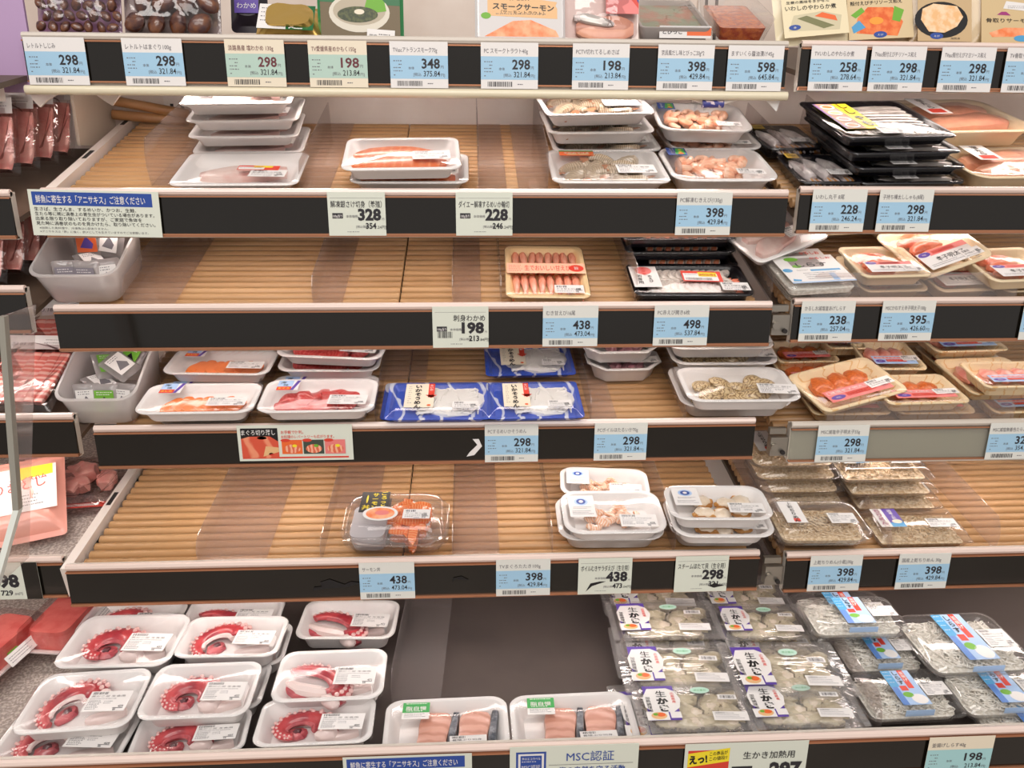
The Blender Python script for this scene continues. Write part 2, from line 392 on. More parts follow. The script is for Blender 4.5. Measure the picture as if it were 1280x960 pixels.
def sticker_mesh(title, price, w=.05, h=.027, seed=1):
    k = (title, price, w, h)
    if k in STK: return STK[k]
    s = Sheet(w, h, PAPER, .0003)
    s.bars(.003, h-.0055, w*.36, .0042, INK, seed); s.text(title, .003, h-.0100, .0036, INK, width=w*.80)
    s.lines(.003, h-.0132, w*.8, INK2, 1, h=.0009, seed=seed); s.lines(.003, h-.0165, w*.3, INK2, int((h-.016)/.0026), .0026, .0011, seed+3)
    s.lines(w*.42, h-.0175, w*.22, INK2, 2, .003, .001, seed+8)
    s.text(price, w-.004, .0062, .0046, INK, align='R', bold=.02); s.rect(w*.70, .0046, w*.24, .0010, INK); s.bars(w*.72, .0010, .004, .003, INK, seed+5)
    STK[k] = s.mesh('sticker', smooth=False); return STK[k]
def sticker(root, title, price, x, y, z, w=.05, h=.027, rz=0, ry=0, rx=0, name='sticker', seed=1):
    o = piece(sticker_mesh(title, price, w, h, seed), name, root, (x, y, z), (rx, ry, rz)); return o
def slab(mb, L, W, T, m, t0=.7, t1=.8, seed=0, skew=0., e=.55, n=12, ns=9, wav=.06, M=None):
    rings = []; rnd = random.Random(seed); ph = rnd.uniform(0, 6)
    for i in range(ns+1):
        u = i/ns; x = (u-.5)*L; f = 1-(1-t0)*max(0, 1-u*3)**2-(1-t1)*max(0, u*3-2)**2; f *= 1+wav*sin(u*9+ph)
        if i in (0, ns): f *= .9
        ring = []
        for k in range(n):
            a = 2*pi*k/n; c, d = cos(a), sin(a); cy = math.copysign(abs(c)**e, c); cz = math.copysign(abs(d)**e, d)
            ring.append((x+skew*cy*W/2, cy*W/2*f, T*.5*(1+cz)*(f*.4+.6)*(1+.08*noise.noise(Vector((x*60, cy*2+seed, cz))))))
        rings.append(ring)
    return mb.loft(rings, m, M=M)
MEAT = dict(
    salmon=mat('salmon_flesh', '#e6733c', .3, var='#ee9666', scale=55, wave=2.5, lo=.7, hi=1.0, coat=.3, stretch=(.5, 1, 1)),
    shred=mat('salmon_pieces', '#ec7430', .25, var='#f49a5c', scale=90, coat=.5, wave=3, lo=.5, hi=.9),
    tuna=mat('tuna_flesh', '#c23f3e', .3, var='#d4645e', scale=60, wave=6, lo=.55, hi=1, coat=.3),
    white=mat('white_fish_flesh', '#ecd3cb', .35, var='#dfb3aa', scale=40, coat=.3, bump=.2, bscale=90),
    cod=mat('pink_fillet', '#e0a184', .35, var='#d3917a', scale=26, coat=.4, bump=.2, bscale=60),
    yellow=mat('yellowtail_flesh', '#e0a896', .35, var='#cf937f', scale=16, wave=8, lo=.5, hi=1, coat=.3), skin=mat('fish_skin', '#7d8188', .3, var='#4c5058', scale=140, metal=.3),
    shrimp=mat('raw_shrimp_shell', '#cbb9a2', .3, var='#a08c72', scale=110, wave=3, coat=.5), shrimpt=mat('shrimp_tail', '#b9805f', .35, coat=.4),
    peel=mat('peeled_shrimp', '#fbd0b4', .3, var='#f6b08c', scale=60, coat=.4), boil=mat('boiled_shrimp', '#f0b48e', .3, var='#f8ddca', scale=90, wave=4, coat=.3),
    octo=mat('octopus_skin', '#c6474c', .3, var='#a0303c', scale=40, coat=.6), octow=mat('octopus_flesh', '#eedad6', .35, coat=.4), octop=mat('octopus_pink', '#c9656a', .35, var='#a84650', scale=60, coat=.5), suck=mat('octopus_sucker', '#eec4c0', .35, coat=.5), octod=mat('octopus_dark', '#57242c', .35, coat=.6),
    squid=mat('squid_strips', '#f4f1ec', .3, coat=.4), squidw=mat('whole_squid', '#d9d2cf', .3, var='#b9aeae', scale=60, coat=.5), squidp=mat('firefly_squid', '#8c5560', .35, var='#b98288', scale=60, coat=.4),
    clam=mat('clam_shell', '#d2ba90', .35, var='#83623f', scale=50, wave=18, lo=.4, hi=1.0, coat=.4), clamd=mat('dark_clam_shell', '#7a4a2c', .3, var='#3a2530', scale=70, lo=.35, hi=.7, coat=.6),
    scal=mat('scallop_flesh', '#efe0cd', .35, var='#e2cdb2', scale=60, coat=.4), ochre=mat('scallop_rim', '#cf9650', .4, var='#a86f35', scale=90),
    roe=mat('cod_roe', '#ea7350', .3, var='#f09a80', scale=70, coat=.5, bump=.1, bscale=400), roeo=mat('spiced_cod_roe', '#e0783a', .35, var='#c95f26', scale=240, coat=.4, bump=.3, bscale=500), roep=mat('pale_cod_roe', '#ec9688', .3, var='#f2b5a6', scale=70, coat=.5),
    bait=mat('whitebait', '#f5f2ea', .4, var='#dcd6ca', scale=200, coat=.2), dry=mat('dried_whitebait', '#ead6b6', .45, var='#c9aa80', scale=200),
    oys=mat('oyster_flesh', '#dccfb0', .3, var='#bcae8e', scale=70, coat=.6, bump=.4, bscale=120), oysd=mat('oyster_frill', '#574b3c', .35, var='#8b7c62', scale=120, coat=.5, bump=.4, bscale=200),
    fish=mat('silver_fish', '#d5cec8', .25, var='#8f8580', scale=60, coat=.5, metal=.15, stretch=(.2, 1, 1)), ham=mat('pink_ham', '#f8c2b6', .3, var='#efa298', scale=45, coat=.5), bacon=mat('bacon', '#e0796f', .3, var='#f4c9bd', scale=22, wave=5, lo=.35, hi=.75, coat=.5, stretch=(1.6, .15, 1)),
    sushi=mat('sushi_shrimp', '#f0925e', .3, var='#fbe6d8', scale=70, wave=3, coat=.4, stretch=(.3, 1, 1)), clearshr=mat('glassy_shrimp', '#ded6ce', .22, var='#c9bcb2', scale=130, wave=4, coat=.6), cookp=mat('sweet_shrimp', '#efb09a', .28, var='#e8825c', scale=60, lo=.45, hi=.62, coat=.5))

def arc_path(r, a0, a1, n, z=.008, sx=1, sy=1): return [(r*sx*cos(a0+(a1-a0)*i/n), r*sy*sin(a0+(a1-a0)*i/n), z) for i in range(n+1)]
def shrimp_mesh(m, mt, r=.016, t=.0085, tail=True, a=3.9, seed=0, n=13):
    mb = MB(); P = arc_path(r, 0, a, n, t*.9); rad = [t*(.55+.45*sin(pi*min(1, (i/n)*.75+.28)))*(1.0 if i % 2 else .95) for i in range(n+1)]; rad[0] *= .6; rad[-1] = t*.32
    mb.tube(P, rad, m, 9)
    if tail:
        x, y, z = P[-1]; d = Vector((P[-1][0]-P[-2][0], P[-1][1]-P[-2][1], 0)).normalized(); q = Vector((-d.y, d.x, 0)); p = Vector((x, y, z))
        for s in (-.55, .0, .55):
            e = (d+q*s).normalized(); mb.tube([p, p+e*.006, p+e*.012], [.0022, .0034, .0012], mt, 6, flat=.3)
    return mb.mesh('shrimp')
MESH = {}
def shared(key, fn):
    if key not in MESH: MESH[key] = fn()
    return MESH[key]
SHR = lambda: shared('shr', lambda: shrimp_mesh(MEAT['shrimp'], MEAT['shrimpt'], .02, .0085, a=2.6))
PEEL = lambda: shared('peel', lambda: shrimp_mesh(MEAT['peel'], MEAT['peel'], .009, .0062, False, 4.4))
BOIL = lambda: shared('boil', lambda: shrimp_mesh(MEAT['boil'], MEAT['boil'], .008, .0055, False, 4.4))
def _clam(m):
    mb = MB(); vs = []; fs = []; seg, rg = 16, 10
    for i in range(rg+1):
        th = pi*i/rg
        for j in range(seg):
            ph = 2*pi*j/seg; k = 1+.025*(1 if i % 2 else -1)
            x, y, z = sin(th)*cos(ph)*k, sin(th)*sin(ph)*k, cos(th)
            y2 = y*(.82-.12*x*x)+(.16*(1-abs(x))if y > 0 else 0)
            vs.append((x*.0175, y2*.0145, z*.0085*(1-.25*y)))
    for i in range(rg):
        for j in range(seg): k = (j+1) % seg; fs.append((i*seg+j, (i+1)*seg+j, (i+1)*seg+k, i*seg+k))
    mb.add(vs, fs, m); return mb.mesh('clam')
CLAM = lambda d=0: shared('clam%d' % d, lambda: _clam(MEAT['clamd' if d else 'clam']))
def _scal():
    mb = MB(); mb.blob((0, 0, .007), (.015, .013, .007), MEAT['scal'], .25, seed=2)
    mb.tube(arc_path(.0145, .3, 4.2, 12, .006), [.003+.0012*sin(i*2.1) for i in range(13)], MEAT['ochre'], 6); return mb.mesh('scallop')
SCAL = lambda: shared('scal', _scal)
def _oct(v):
    mb = MB(); T = .0165; N = 30; P = []; rad = []
    for i in range(N+1):
        u = i/N; a = -.55+u*(4.9 if v == 0 else 3.9 if v == 1 else 3.5); rd = (.034-.022*u) if v == 0 else (.034-.012*u) if v == 1 else (.042-.008*u)
        P.append((rd*1.15*cos(a)-.002*u, rd*(.92 if v != 2 else .66)*sin(a), .014-.003*u)); rad.append(T*(1-.62*u) if i else T*.85)
    mb.tube(P, rad, MEAT['octo'], 12, flat=.72)
    mb.blob((P[0][0]+.002, P[0][1]-.004, P[0][2]), (T*.95, T*.62, T*.62), MEAT['octow'], .2)
    mb.tube([(p[0]*.72, p[1]*.72, .0150-.003*i/N) for i, p in enumerate(P[:N-4])], [r_*.55 for r_ in rad[:N-4]], MEAT['octow'] if v == 1 else MEAT['octop'], 8, flat=.6)
    if v != 2: mb.blob((-.002, -.001, .006), (.016, .011, .007), MEAT['octop'], .3); mb.blob((.0, -.002, .011), (.006, .005, .005), MEAT['octod'], .3)
    else: mb.tube([(-.036, -.012, .008), (-.012, -.016, .010), (.014, -.010, .010), (.034, -.002, .009)], [.006, .010, .010, .006], MEAT['octow'], 9); mb.tube([(-.040, -.018, .006), (-.014, -.024, .007), (.010, -.019, .006)], [.004, .006, .003], MEAT['octop'], 8)
    for i in range(1, N, 2):
        for s in (0, 1):
            p = Vector(P[min(N-1, i+s)]); q = Vector((p.x, p.y, 0)).normalized(); o = p+q*rad[i]*(.90 if s else .42); o.z = p.z+rad[i]*(.34 if s else .66)
            k = rad[i]*(.27 if s else .22); mb.blob(tuple(o), (k, k, k*.8), MEAT['suck'], seg=7, rg=4)
    return mb.mesh('octopus_arm')
OCT = lambda v: shared('oct%d' % v, lambda: _oct(v))
def _oyster(v):
    mb = MB(); mb.blob((0, 0, .007), (.021, .013, .0075), MEAT['oys'], .45, fr=70, seed=v, seg=14)
    n = 22; rings = []
    P = [((.0205+.0018*sin(i*2.7+v))*cos(.2+i*2.6/n), (.0130+.0015*sin(i*3.9))*sin(.2+i*2.6/n), .0065+.0016*sin(i*2.2)) for i in range(n+1)]
    mb.tube(P, [.0022+.0009*sin(i*1.9) for i in range(n+1)], MEAT['oysd'], 6); mb.blob((-.009, -.002, .010), (.008, .007, .0055), MEAT['scal'], .3, seed=v+9)
    return mb.mesh('oyster')
OYS = lambda v: shared('oys%d' % v, lambda: _oyster(v))
def _fish(m, L=.13, T=.0085):
    mb = MB(); n = 14; P = []; rad = []
    for i in range(n+1):
        u = i/n; P.append(((u-.5)*L, .004*sin(u*3), T*.8)); rad.append(T*(.25+.75*min(1, u*5)**.6)*(1-.75*max(0, (u-.45)/.55)**1.3))
    mb.tube(P, rad, m, 10, flat=.8)
    x = L/2; mb.add([(x-.004, .002, T), (x+.010, .011, T), (x+.007, .001, T), (x+.010, -.009, T), (x-.004, -.001, T+.001), (x-.004, 0, T-.002)], [(0, 1, 2, 4), (4, 2, 3), (0, 5, 2, 1), (5, 3, 2)], MEAT['skin'])
    mb.blob((-L/2+.010, -.003, T*1.25), (.0020, .0014, .0018), BLACKINK, seg=7, rg=5); return mb.mesh('fish')
FISH = lambda: shared('fish', lambda: _fish(MEAT['fish']))
def _squid():
    mb = MB(); n = 12; L = .075; P = [((i/n-.5)*L, 0, .009) for i in range(n+1)]; rad = [.0115*(.25+.75*min(1, i/n*2.2))*(1 if i < n else .7) for i in range(n+1)]
    mb.tube(P, rad, MEAT['squidw'], 10, flat=.7); mb.add([(-L/2, 0, .010), (-L/2+.026, .017, .008), (-L/2+.03, 0, .011), (-L/2+.026, -.017, .008), (-L/2+.02, 0, .005)], [(0, 2, 1), (0, 3, 2), (0, 1, 4), (0, 4, 3), (1, 2, 3, 4)], MEAT['squidw'])
    for k in range(5): mb.tube([(L/2-.004, (k-2)*.003, .008), (L/2+.012, (k-2)*.005, .009), (L/2+.026, (k-2)*.004+.004*sin(k*2), .006)], [.0035, .0028, .0012], MEAT['ochre'] if k % 2 else MEAT['squidw'], 6)
    mb.blob((L/2+.002, .006, .010), (.0022, .0018, .0022), BLACKINK, seg=6, rg=4); return mb.mesh('squid')
SQUID = lambda: shared('squid', _squid)
def _tangle(m, w, d, n, z, L, rad, seed, hump=.004):
    mb = MB(); r = random.Random(seed)
    for i in range(n):
        x, y = r.uniform(-w/2, w/2), r.uniform(-d/2, d/2); a = r.uniform(0, 2*pi); k = r.uniform(-1.3, 1.3); P = []
        zz = z+r.uniform(0, hump)+hump*.8*(1-(2*x/w)**2)*(1-(2*y/d)**2); q = r.uniform(-.3, .3)
        for j in range(4): P.append((x, y, zz+q*L*(j/3-.5)*.5)); x += cos(a)*L/3; y += sin(a)*L/3; a += k/3
        P = [(max(-w/2, min(w/2, p[0])), max(-d/2, min(d/2, p[1])), p[2]) for p in P]
        mb.tube(P, [rad*.7, rad, rad*.9, rad*.4], m, 4)
    return mb
KD = {}
def kind(W, D, H):
    def deco(fn): KD[fn.__name__] = (W, D, H, fn); return fn
    return deco
PROTO = {}
def place(k, M, sc, label, group, cat):
    root = PROTO.get(k)
    if root is None:
        root = KD[k][3](); PROTO[k] = root
    else: root = copy_tree(root)
    for key in ('label', 'category', 'group'):
        if key in root: del root[key]
    root.matrix_world = M @ Matrix.Diagonal((sc[0], sc[1], sc[2], 1)); tag(root, label, cat, group); return root
ZS = dict(whitefish=.84, shishamo=.86, shrimp=.9, salmon=.88, sushiebi=.76, tuna=.86, salmonslice=.86, somen=.84, peeled=.86, shirasu=.9, octo_a=.94, octo_b=.94, octo_c=.94, clams=.80, boiled=.84, scallops=.84, roe=.95, wroe_pink=1, wroe_orange=1, oysters=1, cod=1)
def put(k, shelf, FL, FR, h, label, group=None, BY=None, cat='food tray', tip=(0, 0), mind=None, D=None, zs=None):
    if zs is None: zs = ZS.get(k, .9) if h > KD[k][2]*1.3 else 1
    W0, D0, H0, _ = KD[k]; p = Plane(shelf, h); a, b = p.hit(*FL), p.hit(*FR); e = (b-a); w_ = e.length; e.normalize(); q = p.n.cross(e); c = (a+b)/2
    d = D or D0*w_/W0
    if BY is not None:
        lo, hi = .02, .4
        for _ in range(30):
            m = (lo+hi)/2
            if proj(c+q*m)[1] > BY: lo = m
            else: hi = m
        n_ = D0*w_/W0; d = max(.80*n_, min(1.3*n_, lo))
        if lo < .80*n_: c = c+q*(lo-d)
    v = (c-p.o).dot(p.v); lim = (-.022 if h-H0*zs > DROP+SHELF[shelf][3]+.001 else .010) if mind is None else mind
    if v < lim: c = c+p.v*(lim-v)
    ctr = c+q*d/2-p.n*H0*zs
    M = Matrix((e, q, p.n)).transposed().to_4x4(); M.translation = ctr
    M = M @ Matrix.Rotation(tip[0], 4, 'X') @ Matrix.Rotation(tip[1], 4, 'Y')
    o = place(k, M, (w_/W0, d/D0, zs), label, group, cat)
    if DBG: print('%-10s %s w%.3f d%.3f v%.3f' % (k, shelf, w_, d, v))
    return o
DBG = False

# ---- tray packs
def base_tray(name, W, D, H, m, r=.018, fl=0, hexa=False, slope=.015, film=True, bulge=.0025):
    root = empty(name); tray_mesh(W, D, H, m, r, slope, fl=fl, hexa=hexa).obj('tray', root, ang=50)
    if film: film_obj(root, W, D, H, bulge, r if not hexa else .026, n=1 if hexa else 5)
    return root
@kind(.145, .105, .020)
def whitefish():
    W, D, H, _ = KD['whitefish']; t = base_tray('white_fish_pack', W, D, H, FOAM, .012)
    for i in range(2):
        mb = MB(); slab(mb, .09, .034, .012, MEAT['white'], .4, .7, i+2); mb.obj('fillet', t, (-.004+i*.008, -.014+i*.030, .004), (0, 0, .25-.2*i))
    sticker(t, '解凍真だら切身', '328', .012, -.028, H+.0032, .045, .024, -.05, seed=3); return t
@kind(.145, .105, .020)
def whitefish_sale():
    W, D, H, _ = KD['whitefish_sale']; t = base_tray('white_fish_pack', W, D, H, FOAM, .012)
    mb = MB(); slab(mb, .10, .036, .012, MEAT['white'], .4, .7, 5); mb.obj('fillet', t, (0, .004, .004), (0, 0, .1))
    sticker(t, '解凍真だら切身', '328', .014, -.036, H+.0032, .042, .021, -.05, seed=3)
    s = Sheet(.048, .013, RED, .0003); s.rect(.001, .001, .030, .008, PAPER); s.rect(.018, .007, .022, .0055, YEL); s.up(); s.text('20%引', .019, .0082, .004, RED, bold=.02); s.lines(.002, .005, .026, INK2, 1, seed=2)
    s.obj('sale_sticker', t, (-.002, -.016, H+.0037), (0, 0, -.05), smooth=False); return t
@kind(.150, .105, .021)
def salmon():
    W, D, H, _ = KD['salmon']; t = base_tray('salmon_pack', W, D, H, FOAM, .014)
    for i, (x, y, a, L) in enumerate(((-.010, .012, -.08, .092), (-.004, -.018, -.03, .104))):
        mb = MB(); slab(mb, L*1.08, .042, .015, MEAT['salmon'], .45, .6, i+11, skew=.25); mb.obj('salmon_slice', t, (x, y, .004), (0, 0, a))
    sticker(t, '解凍銀さけ切身', '328', .014, -.030, H+.0032, .048, .026, .02, seed=4); return t
@kind(.150, .110, .022)
def shrimp():
    W, D, H, _ = KD['shrimp']; t = base_tray('shrimp_pack', W, D, H, FOAM, .014); r = random.Random(4)
    for x, y, a in ((-.036, .006, .4), (-.03, -.022, 1.2), (-.012, .012, -.6), (-.004, -.02, .1), (.014, .016, 2.2), (.018, -.012, -.3), (.036, .010, .9), (.034, -.022, 2.9), (0, .0, 1.7)):
        piece(SHR(), 'shrimp', t, (x, y, .0035+r.uniform(0, .005)), (r.uniform(-.3, .3), r.uniform(-.3, .3), a))
    sticker(t, '解凍えび 養殖', '398', .010, -.034, H+.0034, .05, .027, .0, seed=6)
    s = Sheet(.046, .017, ORG, .0003); s.rect(.0, .0135, .046, .0035, GRN); s.up(); s.text('エビのマリネ', .006, .006, .0056, PAPER, width=.034, bold=.02); s.oval(.017, .004, .008, .003, TAN); s.oval(.032, .004, .008, .003, TAN)
    s.obj('recipe_sticker', t, (-.058, .026, H+.0028), smooth=False); return t
@kind(.140, .105, .025)
def peeled():
    W, D, H, _ = KD['peeled']; t = base_tray('peeled_shrimp_pack', W, D, H, FOAM, .022, fl=.0022); r = random.Random(6)
    for i in range(30): piece(PEEL(), 'peeled_shrimp', t, (r.uniform(-.046, .040), r.uniform(-.027, .024), .008+r.uniform(0, .007)), (r.uniform(-.6, .6), r.uniform(-.6, .6), r.uniform(0, 6)), .9)
    sticker(t, '解凍むきえび', '398', .016, -.040, H+.0032, .036, .015, -.06, seed=7)
    s = Sheet(.026, .024, NAVY, .0003); s.poly([(.010, .002), (.024, .002), (.024, .022), (.013, .022)], GRN); s.up(); s.vtext('むきえび', .006, .017, .0042, PAPER, .02); s.vtext('海老', .018, .014, .006, YEL, .03); s.oval(.018, .005, .004, .0025, ORG)
    s.obj('recipe_sticker', t, (-.060, .020, H+.0028), (0, 0, -.05), smooth=False); return t
def umi(t, x, y, z, red, txt):
    s = Sheet(.028, .031, PAPER, .0003); s.rect(0, .012, .020, .019, LBLUE); s.rect(0, 0, .019, .0115, RED); s.poly([(.018, .0), (.0225, .0), (.029, .031), (.0245, .031)], PUR)
    s.up(); s.text('海', .003, .021, .0085, BLACKINK, bold=.03); s.text('味', .008, .0135, .0070, BLACKINK, bold=.03); s.text(txt, .002, .004, .0050, YEL, width=.015, bold=.02)
    s.obj('brand_sticker', t, (x, y, z), smooth=False)
@kind(.150, .105, .022)
def tuna():
    W, D, H, _ = KD['tuna']; t = base_tray('tuna_pack', W, D, H, FOAM, .020); r = random.Random(9)
    for i, (x, y, a, L) in enumerate(((-.036, .008, .5, .035), (-.03, -.02, -.2, .042), (-.004, .014, .8, .038), (.004, -.016, .1, .046), (.03, .016, -.5, .036), (.038, -.006, .9, .034), (.016, .002, 2, .035), (-.02, 0, 1.2, .03))):
        mb = MB(); slab(mb, L*1.1, .027, .013, MEAT['tuna'], .6, .5, i, skew=.3, wav=.15); mb.obj('tuna_chunk', t, (x, y, .0035+.004*(i > 5)), (r.uniform(-.2, .2), r.uniform(-.2, .2), a))
    sticker(t, '解凍まぐろ切り落し', '398', .014, -.036, H+.0034, .050, .029, -.05, seed=9); umi(t, -.058, .010, H+.0030, 1, 'まぐろ'); return t
@kind(.150, .095, .022)
def salmonslice():
    W, D, H, _ = KD['salmonslice']; t = base_tray('sliced_salmon_pack', W, D, H, FOAM, .020)
    for i in range(7):
        mb = MB(); slab(mb, .040, .017, .009, MEAT['shred'], .8, .6, i, skew=.2); mb.obj('salmon_slice', t, (-.038+i*.0135, -.004+.004*(i % 2), .006), (.5, 0, 1.15))
    sticker(t, '刺身用サーモン', '398', .014, -.032, H+.0034, .050, .025, .0, seed=2); umi(t, -.056, .010, H+.0030, 1, 'さしみ'); return t
@kind(.120, .085, .026)
def firefly():
    W, D, H, _ = KD['firefly']; t = base_tray('firefly_squid_pack', W, D, H, FOAM, hexa=True); r = random.Random(3)
    for i in range(10):
        mb = MB() ; mb.blob((0, 0, 0), (.014, .008, .007), MEAT['squidp'], .4, seed=i, seg=9, rg=6); mb.obj('firefly_squid', t, (r.uniform(-.03, .03), r.uniform(-.018, .018), .014+r.uniform(0, .004)), (0, 0, r.uniform(0, 3)))
    sticker(t, 'ボイルほたるいか', '298', .008, -.026, H+.0032, .045, .02, .0, seed=5); return t
@kind(.145, .105, .026)
def clams():
    W, D, H, _ = KD['clams']; t = base_tray('clam_pack', W, D, H, FOAM, .020, bulge=.004); r = random.Random(12)
    for i, (x, y) in enumerate(((-.042, .012), (-.038, -.016), (-.016, .018), (-.018, -.010), (.006, .008), (.010, -.020), (.030, .020), (.032, -.004), (-.004, -.024), (.044, .012))):
        piece(CLAM(), 'clam', t, (x, y, .0115+r.uniform(0, .003)), (r.uniform(-.5, .5), r.uniform(-.5, .5), r.uniform(0, 6)), r.uniform(.98, 1.18))
    sticker(t, '活あさり 殻付', '398', .020, -.036, H+.0042, .050, .029, -.08, seed=12); return t
def msc(s, x, y, k): s.oval(x, y, .0095*k, .0042*k, PUR); s.up(); s.text('MSC', x, y-.0014*k, .0034*k, PAPER, align='C', bold=.02)
@kind(.130, .105, .020)
def roe():
    W, D, H, _ = KD['roe']; t = base_tray('cod_roe_pack', W, D, H, CFOAM, .014)
    for i in range(3): mb = MB(); mb.blob((0, 0, 0), (.030, .0135, .009), MEAT['roe'], .25, seed=i); mb.obj('roe_sac', t, (-.006, .026-.019*i, .0115), (0, 0, .1*i-.1))
    s = Sheet(.088, .034, PAPER, .0003); s.rect(.020, .024, .068, .010, PINK); s.rect(.026, .026, .040, .006, RED); s.up(); s.text('辛子明太子', .022, .011, .010, BLACKINK, width=.052, bold=.02); s.lines(.006, .007, .06, INK2, 2, seed=4); msc(s, .012, .029, 1.1)
    s.obj('label_band', t, (-.046, -.044, H+.0028), smooth=False); sticker(t, '辛子明太子 100g', '395', .016, -.044, H+.0036, .034, .015, 0, seed=8); return t
def wroe(nm, m, W, D, H, band):
    t = base_tray(nm, W, D, H, WFOAM, .012)
    for i in range(3): mb = MB(); mb.blob((0, 0, 0), (.017, .024, .0085), m, .25, seed=i); mb.obj('roe_sac', t, (-.028+.028*i, .012, .0105), (0, 0, -.15))
    s = Sheet(.098, .026, band, .0003); s.rect(.004, .016, .074, .007, PAPER); s.up(); s.rect(.0045, .0165, .073, .006, PINK); s.up(); s.text('減塩辛子明太子', .008, .0178, .0045, PAPER, width=.062, bold=.03); msc(s, .014, .008, 1.15); s.rect(.028, .006, .046, .0075, RED); s.lines(.03, .011, .04, PAPER, 2, .003, seed=6)
    s.obj('label_band', t, (-.049, -.038, H+.0028), smooth=False); sticker(t, '辛子明太子 55g', '298', .018, -.030, H+.0038, .040, .017, .05, seed=6); return t
@kind(.135, .100, .019)
def wroe_orange(): return wroe('spiced_roe_pack', MEAT['roeo'], .135, .100, .019, PINK)
@kind(.135, .100, .019)
def wroe_pink(): return wroe('cod_roe_pack', MEAT['roep'], .135, .100, .019, LBLUE)
@kind(.140, .095, .026)
def boiled():
    W, D, H, _ = KD['boiled']; t = base_tray('boiled_shrimp_pack', W, D, H, FOAM, .024, fl=.0022); r = random.Random(16)
    for i in range(13): piece(BOIL(), 'boiled_shrimp', t, (r.uniform(-.030, .032), r.uniform(-.022, .016), .009+r.uniform(0, .007)), (r.uniform(-.6, .6), r.uniform(-.6, .6), r.uniform(0, 6)))
    sun(t, -.060, -.016, H); sticker(t, 'ボイルむきサラダえび', '438', .006, -.038, H+.0034, .050, .026, -.03, seed=16); return t
def sun(t, x, y, H):
    s = Sheet(.036, .048, PAPER, .0003); s.oval(.018, .034, .0098, .0088, LBLUE); s.up(); s.oval(.018, .034, .0066, .0062, NAVY); s.up(); s.oval(.018, .034, .0030, .003, PAPER); s.lines(.006, .021, .024, INK2, 2, seed=2); s.lines(.004, .012, .028, INK2, 3, .003, seed=5)
    s.obj('brand_sticker', t, (x, y, H+.0028), smooth=False)
@kind(.140, .095, .026)
def scallops():
    W, D, H, _ = KD['scallops']; t = base_tray('scallop_pack', W, D, H, FOAM, .024, fl=.0022); r = random.Random(18)
    for x, y in ((-.018, .018), (.004, -.018), (-.020, -.014), (.016, .012), (.038, .018), (.030, -.010)): piece(SCAL(), 'scallop', t, (x, y, .006+r.uniform(0, .004)), (0, 0, r.uniform(0, 6)))
    sun(t, -.060, -.014, H); sticker(t, 'スチームほたて貝', '298', .010, -.034, H+.0034, .048, .026, -.03, seed=18); return t
def octopack(v, pr):
    W, D, H = .150, .100, .027; t = base_tray('octopus_pack', W, D, H, FOAM, .020, fl=.0016 if v == 1 else 0, bulge=.004, hexa=False)
    piece(OCT(v), 'octopus_arm', t, (-.024, -.004, .003), (0, 0, (.2, .9, -.5)[v]), (1, 1, .95)); mb = MB(); slab(mb, .05, .014, .012, MEAT['octow'], .5, .6, v); mb.obj('octopus_slice', t, (.03, -.014, .004), (0, 0, .3))
    sticker(t, '蒸だこ足 生食用', pr, .006, -.026, H+.0044, .056, .033, -.05, seed=20+v); return t
@kind(.150, .100, .027)
def octo_a(): return octopack(0, '437')
@kind(.150, .100, .027)
def octo_b(): return octopack(1, '429')
@kind(.150, .100, .027)
def octo_c(): return octopack(2, '471')
@kind(.155, .110, .027)
def yellowtail():
    W, D, H, _ = KD['yellowtail']; t = base_tray('yellowtail_pack', W, D, H, FOAM, .022, bulge=.004)
    for i, x in enumerate((-.016, .034)):
        mb = MB(); slab(mb, .074, .040, .016, MEAT['yellow'], .75, .9, i+3, e=.4); f = mb.obj('yellowtail_slice', t, (x, -.002, .004), (0, 0, 1.45))
        mb = MB(); slab(mb, .074, .010, .018, MEAT['skin'], .85, .9, i+5, e=.4); mb.obj('skin', f, (0, -.024, 0))
    s = Sheet(.034, .034, PAPER, .0003); s.rect(0, .013, .034, .021, GRN); s.up(); s.text('脂自慢', .017, .0185, .0085, PAPER, width=.026, align='C', bold=.04); s.lines(.004, .031, .026, PAPER, 1, h=.0016, seed=2); s.lines(.005, .0155, .024, PAPER, 1, h=.0014, seed=4); s.lines(.003, .010, .027, INK2, 3, .003, seed=5)
    s.obj('green_label', t, (-.056, .008, H+.0036), (0, 0, -.03), smooth=False); sticker(t, '養殖ぶり切身', '398', .004, -.052, H+.002, .045, .024, 0, seed=21); return t
